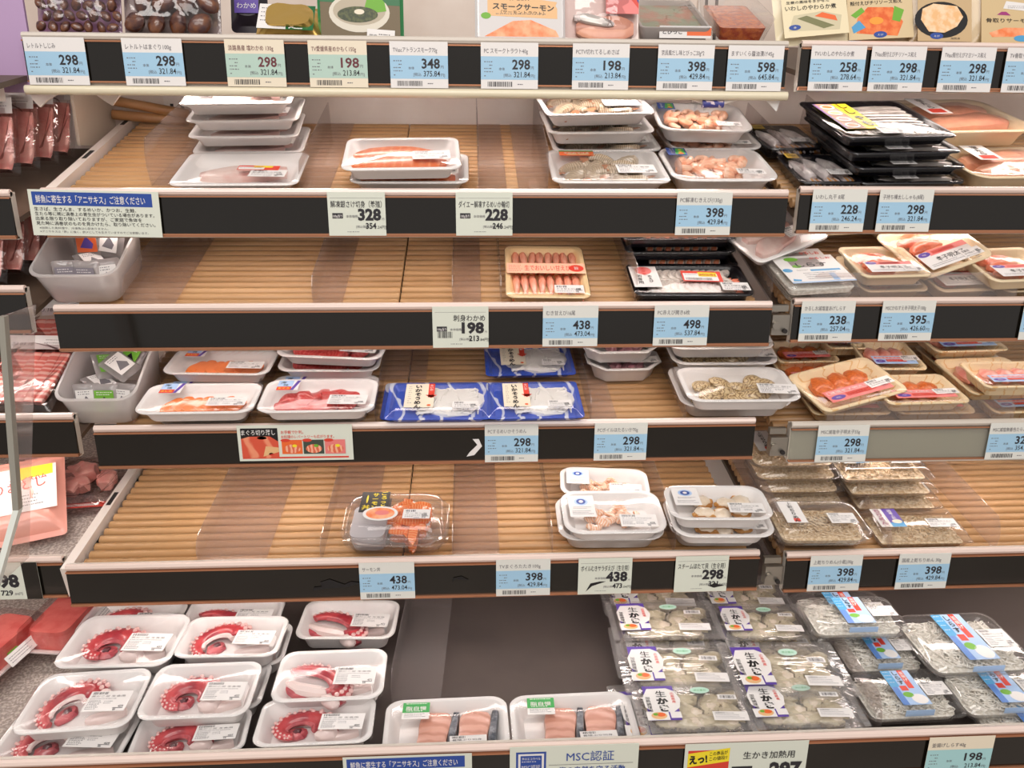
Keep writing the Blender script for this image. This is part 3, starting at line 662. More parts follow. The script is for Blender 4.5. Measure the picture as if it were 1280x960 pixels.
# ---- black trays
@kind(.115, .110, .018)
def squidtray():
    W, D, H, _ = KD['squidtray']; t = base_tray('squid_pack', W, D, H, BFOAM, .012, slope=.010)
    for i in range(3): piece(SQUID(), 'squid', t, (-.030+.030*i, .004+.004*i, .004), (0, 0, -1.45+.05*i))
    s = Sheet(.024, .018, mat('gold_label', '#b8993a', .4), .0003); s.text('いか', .004, .006, .009, BLACKINK, bold=.02); s.obj('gold_label', t, (-.046, .030, H+.0028), smooth=False)
    sticker(t, 'いわし丸干', '228', .004, -.034, H+.0034, .040, .019, -.03, seed=31); return t
@kind(.185, .135, .017)
def shishamo():
    W, D, H, _ = KD['shishamo']; t = base_tray('fish_pack', W, D, H, BFOAM, .012, slope=.012)
    for i in range(8): piece(FISH(), 'fish', t, (.022, .048-.0128*i, .0045), (0, 0, pi-.04), (1, 1, .9))
    s = Sheet(.060, .092, YEL, .0003); s.rect(0, 0, .034, .092, PUR); s.rect(.003, 0, .031, .092, TAN); s.up()
    for i, c in enumerate((ORG, PINK, TAN, ORG)): s.oval(.018, .012+.022*i, .012, .008, PAPER); s.up(); s.oval(.018, .012+.022*i, .009, .0055, c)
    s.vtext('ししゃも', .047, .074, .020, BLACKINK, .03); s.obj('recipe_label', t, (-.078, -.044, H+.0026), (0, 0, 0), smooth=False)
    sticker(t, '子持ち樺太ししゃも', '298', -.030, -.062, H+.0034, .040, .022, 0, seed=32); return t
@kind(.170, .120, .026)
def cod():
    W, D, H, _ = KD['cod']; t = base_tray('fillet_pack', W, D, H, CFOAM, .026, bulge=.008)
    for i in range(2): mb = MB(); slab(mb, .130, .044, .024, MEAT['cod'], .5, .6, i+7); mb.obj('fillet', t, (.004, .024-.042*i, .005), (0, 0, .12))
    s = Sheet(.036, .058, PAPER, .0003); s.rect(.006, .003, .024, .014, RED); s.up(); s.vtext('塩たら', .018, .044, .012, BLACKINK, .03); s.obj('label_band', t, (-.058, -.016, H+.008), (0, 0, 0), smooth=False); return t
@kind(.150, .085, .020)
def sushiebi():
    W, D, H, _ = KD['sushiebi']; t = base_tray('sushi_shrimp_pack', W, D, H, BFOAM, .010, slope=.008)
    for i in range(8):
        mb = MB(); mb.loft([rr(.010, .054, .004, .010, 2, 3), rr(.012, .058, .005, .016, 2, 3), rr(.008, .052, .004, .0205, 2, 3)], MEAT['sushi'])
        mb.tube([(0, -.026, .017), (0, -.031, .017), (.001, -.035, .016)], [.003, .0035, .001], MEAT['roe'], 6, flat=.4); mb.obj('sushi_shrimp', t, (-.036+.0125*i, .000, 0), (0, 0, -.15))
    for i in range(4): mb = MB(); mb.box(-.006, .006, -.008, .008, .0195, .0205, LEAF); mb.obj('leaf_divider', t, (-.030+.025*i, -.004, 0), smooth=False)
    s = Sheet(.036, .026, PAPER, .0003); s.vtext('海老', .010, .017, .009, BLACKINK, .03); s.lines(.018, .02, .014, INK2, 4, .004, seed=2); s.obj('name_label', t, (-.072, .004, H+.0028), (0, 0, -.08), smooth=False)
    sticker(t, '赤えび開き', '498', .036, .004, H+.0034, .034, .017, -.05, seed=33); return t
@kind(.155, .080, .020)
def clearebi():
    W, D, H, _ = KD['clearebi']; t = base_tray('glassy_shrimp_pack', W, D, H, BFOAM, .010, slope=.008)
    for j in range(2):
        for i in range(11): piece(shared('gls', lambda: shrimp_mesh(MEAT['clearshr'], MEAT['roe'], .010, .0056, True, 3.6)), 'shrimp', t, (-.040+.0098*i, .014-.024*j, .006+.003*(1-j)), (0, 0, 1.2+.2*(i % 2)))
    s = Sheet(.036, .052, PAPER, .0003); s.oval(.018, .041, .011, .010, PINK); s.up(); s.vtext('赤海老', .018, .043, .0065, RED, .04); s.vtext('刺身用', .010, .024, .0075, BLACKINK, .03); s.vtext('赤えび', .024, .024, .0060, BLACKINK, .02); s.obj('name_label', t, (-.076, -.026, H+.0028), smooth=False)
    s = Sheet(.052, .026, RED, .0003); s.rect(.002, .002, .045, .018, PAPER); s.rect(.022, .012, .024, .011, YEL); s.up(); s.text('30%引', .023, .0145, .0065, RED, bold=.03, width=.021); s.bars(.004, .003, .034, .006, INK, 4); s.lines(.004, .018, .016, INK2, 2, seed=2)
    s.obj('sale_sticker', t, (-.010, -.012, H+.0034), (0, 0, -.05), smooth=False); sticker(t, '赤えび開き6枚', '498', .036, -.034, H+.0034, .036, .019, -.03, seed=34); return t
@kind(.110, .115, .018)
def amaebi():
    W, D, H, _ = KD['amaebi']; t = base_tray('sweet_shrimp_pack', W, D, H, mat('cream_tray_plastic', '#f1d3a0', .4), .010, slope=.010)
    body = MB(); body.tube([(0, .018, .008), (0, .008, .009), (0, -.004, .008), (0, -.014, .006)], [.0048, .0056, .0042, .0022], MEAT['cookp'], 9)
    for sg in (-1, 1): body.tube([(0, -.013, .006), (.003*sg, -.019, .006), (.0055*sg, -.025, .005)], [.0015, .0024, .0008], MEAT['roe'], 6, flat=.4)
    bm = body.mesh('sweet_shrimp')
    for j in range(2):
        for i in range(8): piece(bm, 'sweet_shrimp', t, (-.040+.0114*i, .030-.054*j, .001), (0, 0, R.uniform(-.12, .12)))
    s = Sheet(.106, .022, mat('peach_band', '#f6c3a8', .45), .0003); s.text('生でおいしい甘えび', .024, .006, .0135, RED, width=.062, bold=.04); s.oval(.094, .011, .010, .0075, RED); s.up(); s.text('旨', .094, .0085, .007, PAPER, align='C', bold=.03); s.lines(.003, .016, .02, RED, 4, .004, seed=3)
    s.obj('label_band', t, (-.053, -.012, H+.0030), smooth=False); sticker(t, 'むき甘えび16尾', '438', .008, -.054, H+.0034, .038, .016, 0, seed=35); return t
bluep = mat('blue_pattern_tray', '#2a52c4', .3, var='#dfe4f4', scale=9, wave=7, lo=.90, hi=.97, coat=.3)
@kind(.135, .090, .018)
def somen():
    W, D, H, _ = KD['somen']; root = empty('squid_noodle_pack'); mb = MB(); q = .008
    rg = lambda a, z: rr(W-2*a, D-2*a, .006, z, 3, 3)
    mb.loft([rg(q+.002, 0), rg(q, .003), rg(.004, .010), rg(0, .0108), rg(0, .0116), rg(.005, .0114), rg(q+.003, .004)], bluep); mb.obj('tray', root)
    mb = MB(); mb.loft([rg(.0005, .0120), rg(.0045, .0128), rg(.009, H-.001), rg(.0115, H)], BOXP, cap0=False); mb.obj('lid', root)
    mb = _tangle(MEAT['squid'], .078, .058, 70, .0055, .05, .0018, 5, .0032); o = mb.obj('squid_noodles', root, (.012, .002, 0)); o['kind'] = 'stuff'
    mb = MB(); mb.blob((0, 0, .006), (.050, .034, .0062), MEAT['squid'], .25, seed=3); mb.obj('squid_bed', root, (.012, .002, 0))
    s = Sheet(.038, .058, CREAM, .0003); s.poly([(.030, .024), (.038, .024), (.038, .058), (.030, .058)], RED); s.poly([(.026, .030), (.042, .030), (.034, .022)], RED); s.up(); s.vtext('いかそうめん', .017, .047, .0092, BLACKINK, .045); s.oval(.032, .005, .0026, .0022, ORG); s.vtext('生いか', .034, .051, .005, PAPER, .02); s.lines(.004, .05, .004, INK2, 9, .005, seed=2)
    s.obj('name_label', root, (-.044, -.026, H+.0004), smooth=False); sticker(root, 'するめいかそうめん', '298', .018, -.028, H+.0005, .034, .016, 0, seed=36); return root
# ---- clear boxes
def clearbox(name, W, D, H, r=.016, base=.5):
    root = empty(name); rg = lambda a, z: rr(W-2*a, D-2*a, r, z, 3, 5); zb = H*base
    mb = MB(); mb.loft([rg(.010, .0004), rg(.0085, .002), rg(.0045, zb-.0015), rg(0, zb), rg(0, zb+.0012)], BOXP, cap1=False); mb.obj('box_base', root)
    mb = MB(); mb.loft([rg(.0003, zb+.0018), rg(.0030, zb+.0024), rg(.0036, zb+.0036), rg(.0085, H-.0018), rg(.0105, H-.0005), rg(.016, H)], BOXP, cap0=False); mb.obj('lid', root, ang=60)
    return root
@kind(.155, .105, .027)
def shirasu():
    W, D, H, _ = KD['shirasu']; t = clearbox('whitebait_box', W, D, H)
    mb = _tangle(MEAT['bait'], .124, .076, 900, .006, .016, .0011, 8, .008); mb.loft([rr(.126, .078, .012, .0016, 3, 4), rr(.130, .082, .012, .008, 3, 4), rr(.110, .06, .012, .011, 3, 4)], MEAT['bait']); o = mb.obj('whitebait', t, ang=80); o['kind'] = 'stuff'
    s = Sheet(.044, .078, LBLUE, .0003); s.rect(.0, .040, .014, .038, SKY); s.rect(.0, .0, .010, .040, mat('deep_sky', '#5b86cc', .45)); s.poly([(.026, .036), (.035, .036), (.035, .078), (.026, .078)], RED); s.up(); s.oval(.031, .012, .012, .011, PAPER); s.oval(.018, .022, .008, .006, LEAF); s.rect(.013, .031, .011, .011, RED); s.up()
    s.vtext('しらす', .020, .067, .010, BLACKINK, .03); s.vtext('釜揚げ', .0305, .068, .0075, PAPER, .02); s.lines(.002, .074, .01, PAPER, 4, .008, seed=2)
    s.obj('label_band', t, (-.022, -.039, H+.0004), smooth=False); mb = MB(); mb.box(-.022, .022, -.0478, -.0472, .016, H-.002, LBLUE); mb.obj('band_front', t, smooth=False); sticker(t, '釜揚げしらす', '198', .024, -.020, H+.0006, .040, .030, 0, seed=40); return t
@kind(.150, .100, .030)
def chirimen_a():
    W, D, H, _ = KD['chirimen_a']; t = clearbox('dried_whitebait_box', W, D, H, .020)
    mb = _tangle(MEAT['dry'], .118, .070, 900, .006, .014, .0009, 9, .008); mb.loft([rr(.12, .072, .012, .0016, 3, 4), rr(.126, .078, .012, .008, 3, 4), rr(.105, .058, .012, .012, 3, 4)], MEAT['dry']); o = mb.obj('dried_whitebait', t, ang=80); o['kind'] = 'stuff'
    s = Sheet(.032, .060, PAPER, .0003); s.vtext('上乾ちりめん', .017, .050, .0090, BLACKINK, .03); s.rect(.012, .003, .010, .009, RED); s.obj('name_label', t, (-.056, -.024, H+.0004), (0, 0, .0), smooth=False)
    sticker(t, '上乾ちりめん', '398', .012, -.026, H+.0006, .042, .028, 0, seed=41); return t
@kind(.150, .100, .024)
def chirimen_b():
    W, D, H, _ = KD['chirimen_b']; t = clearbox('dried_whitebait_box', W, D, H, .006)
    mb = _tangle(MEAT['dry'], .122, .074, 900, .005, .014, .0009, 10, .006); mb.loft([rr(.124, .076, .006, .0016, 3, 3), rr(.130, .082, .006, .007, 3, 3), rr(.11, .06, .006, .010, 3, 3)], MEAT['dry']); o = mb.obj('dried_whitebait', t, ang=80); o['kind'] = 'stuff'
    s = Sheet(.040, .056, PAPER, .0003); s.rect(.018, .012, .022, .044, PUR); s.poly([(.018, 0), (.040, 0), (.040, .020), (.018, .012)], SKY); s.up(); s.oval(.030, .016, .008, .006, CREAM); s.vtext('ちりめん', .009, .044, .0115, PLUM, .03); s.vtext('国産上乾', .029, .046, .0072, PAPER, .02); s.obj('name_label', t, (-.062, -.020, H+.0004), smooth=False)
    sticker(t, '国産上乾ちりめん', '398', .014, -.022, H+.0006, .046, .026, -.02, seed=42); return t
@kind(.135, .090, .036)
def donbox():
    W, D, H, _ = KD['donbox']; t = clearbox('chopped_salmon_box', W, D, H, .022, .45); r = random.Random(5)
    for i in range(34): mb = MB(); slab(mb, r.uniform(.022, .034), .013, .008, MEAT['shred'], .7, .5, i, skew=.3, ns=5, n=8); mb.obj('salmon_piece', t, (r.uniform(.000, .038), r.uniform(-.024, .024), .006+r.uniform(0, .015)), (r.uniform(-.5, .5), r.uniform(-.5, .5), r.uniform(0, 6)))
    mb = MB(); mb.loft([rr(.040, .060, .01, .004, 3, 3), rr(.044, .066, .01, .016, 3, 3)], mat('grey_pouch', '#bdb8bc', .3)); mb.obj('sauce_pouch', t, (-.034, -.002, 0))
    s = Sheet(.036, .044, BLACKINK, .0003); s.vtext('ごろっと', .029, .037, .0088, YEL, .03); s.vtext('サーモン', .018, .034, .0085, YEL, .03); s.text('丼', .003, .006, .011, YEL, bold=.04); s.oval(.008, .028, .0012, .009, YEL); s.obj('name_label', t, (-.046, -.008, H+.0004), smooth=False)
    s = Sheet(.001, .001, PAPER, .0004); s.oval(0, 0, .022, .015, PAPER, 24); s.up(); s.oval(0, 0, .018, .0118, SALM, 24); s.up(); s.oval(.002, .001, .009, .005, PINK); s.obj('bowl_picture', t, (-.018, -.012, H+.0012), smooth=False)
    sticker(t, 'サーモン丼', '438', .010, -.022, H+.0012, .034, .019, -.03, seed=43); return t
@kind(.120, .120, .020)
def shirasutray():
    W, D, H, _ = KD['shirasutray']; t = clearbox('whitebait_carton', W, D, H, .010, .6)
    mb = MB(); mb.loft([rr(.102, .102, .008, .0015, 2, 3), rr(.106, .106, .008, .010, 2, 3)], MEAT['bait']); mb.obj('whitebait', t)
    s = Sheet(.104, .104, PAPER, .0003); s.rect(.022, .058, .052, .036, mat('grey_photo', '#9d9290', .5)); s.rect(0, .0, .104, .004, LBLUE); s.rect(.046, .042, .050, .007, SKY); s.up(); s.oval(.030, .090, .012, .008, LEAF); s.oval(.030, .062, .008, .006, LEAF); s.text('かるしお', .062, .088, .009, RED, bold=.02); s.text('しらす', .030, .060, .018, BLACKINK, width=.052, bold=.03)
    s.lines(.024, .048, .02, INK2, 2, seed=2); s.lines(.030, .034, .06, INK2, 4, .007, .002, seed=5); s.oval(.009, .048, .008, .007, SKY); s.poly([(.004, .008), (.016, .006), (.018, .012), (.006, .016)], SKY); s.rect(.07, .006, .010, .026, LBLUE)
    s.obj('printed_lid', t, (-.052, -.052, H+.0004), smooth=False); return t
# ---- oyster pouch (clear tray bag)
@kind(.165, .115, .020)
def oysters():
    W, D, H, _ = KD['oysters']; t = empty('oyster_pack'); r = random.Random(31)
    rg = lambda a, z: rr(W-2*a, D-2*a, .008, z, 3, 3)
    mb = MB(); mb.loft([rg(.016, .0004), rg(.012, .012), rg(.002, .0135), rg(.002, .0142), rg(.013, .0138), rg(.017, .002)], BOXP); mb.obj('tray', t)
    mb = MB(); rings = [rg(-.003, .0146), rg(.010, .0152), rg(.016, .0182), rg(.030, H), rg(.045, H+.0004)]; mb.loft(rings, POUCH, cap0=False)
    mb.box(W/2-.006, W/2+.004, -D/2, D/2, .0148, .0154, POUCH); mb.box(-W/2-.002, -W/2+.006, -D/2, D/2, .0148, .0154, POUCH); mb.obj('film_lid', t, ang=70)
    for i, (x, y, a) in enumerate(((-.046, .018, .5), (-.044, -.022, 1.8), (-.014, .026, .1), (-.010, -.004, 2.4), (.010, -.028, .3), (.026, .014, 1.2), (.052, .024, .4), (.050, -.010, 1.9), (-.018, -.030, 2.9), (.034, -.030, 2.7))):
        piece(OYS(i % 3), 'oyster', t, (x, y, .0015), (0, 0, a), (1.18, 1.18, .9))
    s = Sheet(.044, .080, PUR, .0003); s.up(); s.poly([(-.002, .030), (.006, .020), (.036, .018), (.046, .028), (.050, .048), (.045, .066), (.034, .074), (.006, .073), (-.003, .052)], PAPER); s.rect(-.003, .0, .031, .020, PAPER); s.up(); s.oval(.014, .010, .011, .008, TAN); s.up(); s.oval(.017, .012, .006, .0045, ORG); s.oval(.010, .013, .004, .003, LEAF); s.rect(.030, .004, .015, .014, PAPER)
    s.vtext('生かき', .024, .054, .0160, BLACKINK, .06); s.vtext('広島県産', .040, .058, .0060, RED, .02); s.vtext('加熱調理用', .004, .048, .0068, BLACKINK, .02)
    s.obj('name_label', t, (-.070, -.040, H+.0008), (0, 0, 0), smooth=False)
    s = Sheet(.026, .011, PAPER, .0003); s.bars(.003, .002, .020, .007, INK, 8); s.obj('barcode_label', t, (.034, .006, H+.0006), (0, 0, -.06), smooth=False)
    s = Sheet(.048, .020, PAPER, .0003); s.text('消費期限 23.3.18', .003, .0145, .0036, INK); s.lines(.003, .0115, .04, INK2, 3, .0035, seed=7); s.obj('date_label', t, (.018, -.042, H+.0006), (0, 0, -.05), smooth=False)
    s = Sheet(.001, .001, GRN, .0003); s.oval(.0, .0, .014, .008, mat('mint_ink', '#b9dccb', .45)); s.up(); s.text('海の恵み', 0, -.002, .0045, GRN, align='C', bold=.02); s.obj('green_mark', t, (.012, .028, H+.0006), smooth=False); return t
# ------------------------------------------------------------------ packs on the shelves
G = 'white fish trays stacked at the left of the second shelf'
H = KD['whitefish'][2]; st = .0205
for FL, FR, lv, lab in (((213, 140), (358, 138), 4.1, 'topmost white tray of pale fish in the tall stack under the top shelf rail'), ((224, 158), (369, 156), 3.1, 'second white tray from the top in the tall pale fish stack'),
                        ((229, 176), (370, 174), 2.1, 'third white tray from the top in the tall pale fish stack'), ((235, 195), (377, 193), 1.1, 'lowest tray seen of the tall pale fish stack, behind the tray with a red sticker')):
    put('whitefish', '2', FL, FR, H+st*(lv-1.1), lab, G, mind=.115)
put('whitefish_sale', '2', (207, 232), (371, 231), H, 'white fish tray with a red and yellow discount sticker before the tall stack', G, mind=.004)
G = 'raw salmon trays'
put('salmon', '2', (433, 236), (586, 236), .021, 'lower white tray of two orange salmon slices beside the clear divider', G)
put('salmon', '2', (425, 212), (577, 210), .0435, 'upper white tray of two orange salmon slices lying on another salmon tray', G, BY=172)
G = 'raw shrimp trays'
put('shrimp', '2', (694, 238), (847, 238), .022, 'white tray of grey raw shrimp at the shelf edge in front of the shrimp stack', G, BY=196)
put('shrimp', '2', (694, 195), (833, 194), .024, 'bottom tray of the raw shrimp stack, mostly hidden', G, mind=.118)
put('shrimp', '2', (690, 182), (830, 180), .048, 'middle tray of the raw shrimp stack behind the front shrimp tray', G, mind=.118)
put('shrimp', '2', (689, 162), (833, 158), .072, 'topmost tray of grey raw shrimp with an orange recipe sticker under the rail', G, BY=119, mind=.115)
G = 'peeled pink shrimp trays'
put('peeled', '2', (852, 240), (992, 240), .025, 'peeled pink shrimp tray at the shelf edge with a blue recipe sticker', G, BY=197)
put('peeled', '2', (842, 193), (963, 192), .026, 'lower tray of the peeled shrimp pair at the back, mostly hidden', G, mind=.12)
put('peeled', '2', (836, 178), (961, 181), .052, 'upper tray of the peeled shrimp pair lying under the white wire', G, BY=134, mind=.115)
G = 'black trays on the right bay'
put('squidtray', 'R2', (1004, 230), (1084, 230), .018, 'black tray of pale squid at the shelf edge with a gold label', 'black squid trays', BY=186)
put('squidtray', 'R2', (960, 186), (1030, 185), .024, 'black tray of grey squid further back behind the other squid tray', 'black squid trays', BY=150, mind=.11)
for i, (FL, FR, lab) in enumerate((((1082, 235), (1218, 233), 'lowest black tray under the long silver fish'), ((1086, 224), (1230, 222), 'second lowest black tray in the stack of long silver fish'), ((1090, 214), (1238, 211), 'second black tray from the top in the long fish stack'), ((1096, 203), (1246, 200), 'topmost black tray of long silver fish with a yellow recipe label'))):
    put('shishamo', 'R2', FL, FR, .017+.0192*i, lab, 'black fish trays', D=.150, mind=.012)
put('cod', 'R2', (1237, 232), (1385, 230), .026, 'lower cream tray of pinkish fillets at the right edge', 'cream fillet trays')
put('cod', 'R2', (1188, 180), (1330, 177), .054, 'upper cream tray of pinkish fillets behind the black fish stack', 'cream fillet trays', BY=133, mind=.10)
# third shelf
put('amaebi', '3', (633, 379), (742, 380), .018, 'cream tray of sixteen sweet shrimp with a peach band', None, BY=314)
G = 'black sushi shrimp trays'
put('clearebi', '3', (797, 376), (950, 376), .020, 'black tray of glassy white shrimp with a discount sticker', None, BY=336)
put('sushiebi', '3', (797, 358), (940, 357), .020, 'lowest black sushi shrimp tray at the foot of the stack', G, mind=.088)
for i, (FL, FR, lab) in enumerate((((793, 342), (938, 341), 'middle black sushi shrimp tray of the stack'), ((790, 327), (940, 326), 'topmost black tray of orange sushi shrimp with green leaves'))):
    put('sushiebi', '3', FL, FR, .0402+.0186*i, lab, G, mind=.088)
G = 'cream cod roe trays behind the clear guard'
put('shirasutray', 'R3', (990, 370), (1082, 366), .020, 'lower clear whitebait carton with blue corners, mostly hidden', 'whitebait cartons', D=.125)
put('shirasutray', 'R3', (988, 358), (1080, 353), .041, 'upper clear whitebait carton printed with green leaves', 'whitebait cartons', BY=318)
put('roe', 'R3', (1088, 372), (1172, 370), .020, 'cream roe tray lying under the foremost roe tray beside the carton', G, D=.10)
put('roe', 'R3', (1080, 346), (1168, 344), .046, 'foremost cream tray of orange cod roe, lying on another tray', G, BY=308)
put('roe', 'R3', (1178, 366), (1252, 363), .020, 'cream roe tray behind the guard under the tilted roe tray', G, D=.115)
put('roe', 'R3', (1040, 303), (1112, 300), .060, 'cream roe tray at the back just under the rail, beside the white tray', G, mind=.12)
put('roe', 'R3', (1165, 333), (1245, 316), .055, 'tilted cream roe tray leaning on the packs behind the guard', G, D=.10, tip=(.16, -.16))
put('roe', 'R3', (1244, 352), (1340, 348), .046, 'upper cream roe tray cut by the right edge under the shelf rail', G, BY=310)
put('roe', 'R3', (1258, 366), (1358, 362), .020, 'lower cream roe tray cut by the right edge behind the guard', G, D=.11)
put('roe', 'R3', (1110, 300), (1190, 297), .035, 'cream roe tray at the back behind the foremost roe tray', G, mind=.14)
put('whitefish', 'R3', (962, 329), (1048, 311), .057, 'white tray tilted on its side against the roe trays under the rail', None, D=.10, tip=(.06, -.18), mind=.06)
# fourth shelf
G = 'sliced salmon trays'
put('salmonslice', '4', (172, 525), (312, 522), .022, 'lowest sliced salmon tray at the shelf edge, mostly hidden', G)
put('salmonslice', '4', (170, 508), (318, 506), .045, 'white tray of sliced orange salmon lying on the front stack', G, BY=484)
put('salmonslice', '4', (190, 480), (328, 482), .045, 'white tray of sliced orange salmon behind the front one', G, BY=453, mind=.075)
put('salmonslice', '4', (198, 452), (330, 451), .070, 'white tray at the back under the black rail above the sliced salmon', G, mind=.12)
put('salmonslice', '4', (190, 444), (340, 443), .094, 'topmost white tray at the back, just its rim showing under the rail', G, mind=.11)
G = 'white tuna trays'
put('tuna', '4', (318, 529), (464, 528), .022, 'lower tuna tray at the shelf edge right above the tuna photo card', G)
put('tuna', '4', (317, 517), (466, 515), .045, 'upper tuna tray at the shelf edge with red chunks', G, BY=475)
put('tuna', '4', (337, 478), (470, 478), .040, 'lower tuna tray of the back pair, mostly hidden', G, mind=.09)
put('tuna', '4', (333, 462), (472, 468), .063, 'upper tuna tray of the back pair under the black rail', G, BY=424, mind=.085)
G = 'blue squid noodle packs'
put('somen', '4', (472, 530), (612, 528), .018, 'lower blue squid noodle pack at the left, mostly hidden', G)
put('somen', '4', (478, 525), (614, 524), .0365, 'upper blue squid noodle pack at the left beside the tuna trays', G, BY=478)
put('somen', '4', (616, 530), (735, 528), .018, 'lower blue squid noodle pack at the front right, mostly hidden', G)
put('somen', '4', (610, 525), (733, 523), .0365, 'upper blue squid noodle pack at the front right of the three piles', G, BY=478)
put('somen', '4', (608, 478), (724, 476), .030, 'blue squid noodle pack at the back under the rail', G, BY=436, mind=.10)
G = 'white angular trays of firefly squid'
for i, (FL, FR, lab) in enumerate((((738, 465), (833, 463), 'lowest white angular squid tray of three'), ((730, 453), (838, 451), 'middle white angular squid tray of three'), ((728, 441), (842, 439), 'topmost white angular tray of dark firefly squid'))):
    put('firefly', '4', FL, FR, .029+.0272*i, lab, G, mind=.105-.0*i)
G = 'white trays of clams'
put('clams', '4', (860, 522), (1005, 521), .026, 'lower white clam tray at the shelf edge, mostly hidden', G)
put('clams', '4', (866, 510), (1012, 509), .053, 'upper white tray of brown clams at the shelf edge', G, BY=466)
put('clams', '4', (848, 466), (985, 465), .045, 'lower white clam tray of the back pair', G, mind=.09)
put('clams', '4', (846, 455), (986, 454), .072, 'upper white tray of brown clams in the back pair under the rail', G, BY=415, mind=.085)
# right bay, fourth shelf
G = 'wood-grain roe trays'
put('wroe_orange', 'R4', (1020, 521), (1120, 520), .019, 'wood-grain roe tray under the tilted spiced roe tray', G, D=.09)
put('wroe_orange', 'R4', (1128, 521), (1228, 520), .019, 'wood-grain roe tray under the upright spiced roe tray', G, D=.09)
put('wroe_orange', 'R4', (1035, 508), (1138, 487), .049, 'tilted wood-grain tray of spiced orange roe at the front', G, D=.088, tip=(.08, -.07))
put('wroe_orange', 'R4', (1112, 505), (1216, 502), .043, 'wood-grain tray of spiced orange roe beside the tilted one', G, BY=468)
put('wroe_pink', 'R4', (1092, 463), (1166, 463), .050, 'wood-grain tray of pink roe set upright behind the tilted tray', G, BY=422, mind=.08, tip=(.05, 0))
put('wroe_orange', 'R4', (985, 480), (1072, 478), .019, 'wood-grain roe tray at the left, behind the white clam tray', G, mind=.055)
put('wroe_orange', 'R4', (975, 453), (1052, 451), .030, 'wood-grain roe tray at the far left back beside the clams', G, mind=.12)
put('wroe_pink', 'R4', (1042, 440), (1090, 440), .050, 'small-looking roe tray at the back between the other wood-grain trays', G, mind=.14, D=.09)
put('wroe_pink', 'R4', (1250, 521), (1340, 518), .019, 'lowest wood-grain roe tray cut by the right edge', G)
put('wroe_pink', 'R4', (1222, 497), (1322, 493), .043, 'wood-grain roe tray second from below at the right edge', G, D=.10, mind=.02)
put('wroe_pink', 'R4', (1234, 484), (1330, 482), .067, 'topmost wood-grain tray of pink roe at the right edge', G, BY=452)
put('wroe_pink', 'R4', (1180, 464), (1270, 461), .030, 'wood-grain tray of pink roe behind the right-hand stack', G, mind=.08)
put('wroe_pink', 'R4', (1172, 440), (1264, 437), .058, 'wood-grain tray of pink roe at the back right under the rail', G, mind=.11)
# fifth shelf
G = 'clear boxes of chopped salmon'
put('donbox', '5', (418, 692), (558, 692), .036, 'lower clear box of chopped salmon', G, cat='food box')
put('donbox', '5', (417, 677), (559, 676), .073, 'upper clear box of chopped salmon with a black label', G, BY=622, cat='food box')
G = 'boiled shrimp trays'
put('boiled', '5', (700, 678), (836, 677), .026, 'lowest boiled shrimp tray at the shelf edge', G)
put('boiled', '5', (707, 667), (838, 665), .053, 'upper boiled shrimp tray of the front stack with a sunburst sticker', G, BY=613)
put('boiled', '5', (701, 618), (815, 622), .040, 'boiled shrimp tray at the back behind the front stack', G, BY=587, mind=.085)
G = 'scallop trays'
put('scallops', '5', (846, 684), (972, 684), .026, 'lowest white scallop tray', G)
put('scallops', '5', (846, 673), (975, 673), .053, 'middle white scallop tray', G)
put('scallops', '5', (845, 661), (978, 661), .080, 'topmost white scallop tray with a sunburst sticker', G, BY=617)
G = 'boxes of dried whitebait with a white brush label'
put('chirimen_a', 'R5', (985, 690), (1108, 690), .030, 'lowest front dried whitebait box beside the scallops', G, cat='food box')
put('chirimen_a', 'R5', (983, 679), (1108, 678), .061, 'upper front dried whitebait box with a white brush label', G, BY=633, cat='food box')
for i, (FL, FR, lab) in enumerate((((965, 640), (1080, 638), 'lowest dried whitebait box of the back stack'), ((963, 631), (1081, 629), 'second dried whitebait box from below in the back stack'), ((961, 620), (1082, 618), 'third dried whitebait box from below in the back stack'), ((960, 608), (1084, 606), 'topmost dried whitebait box of the back stack under the rail'))):
    put('chirimen_a', 'R5', FL, FR, .0235+.0225*i, lab, G, mind=.095, cat='food box', zs=.70)
G = 'boxes of dried whitebait with a purple label'
put('chirimen_b', 'R5', (1113, 688), (1236, 686), .024, 'front dried whitebait box with a purple label', G, BY=645, cat='food box')
for i, (FL, FR, lab) in enumerate((((1086, 646), (1200, 644), 'lowest box of the purple labelled back stack'), ((1084, 638), (1203, 636), 'middle box of the purple labelled back stack'), ((1082, 628), (1206, 625), 'topmost dried whitebait box of the purple labelled back stack'))):
    put('chirimen_b', 'R5', FL, FR, .024+.0245*i, lab, G, mind=.085, cat='food box')
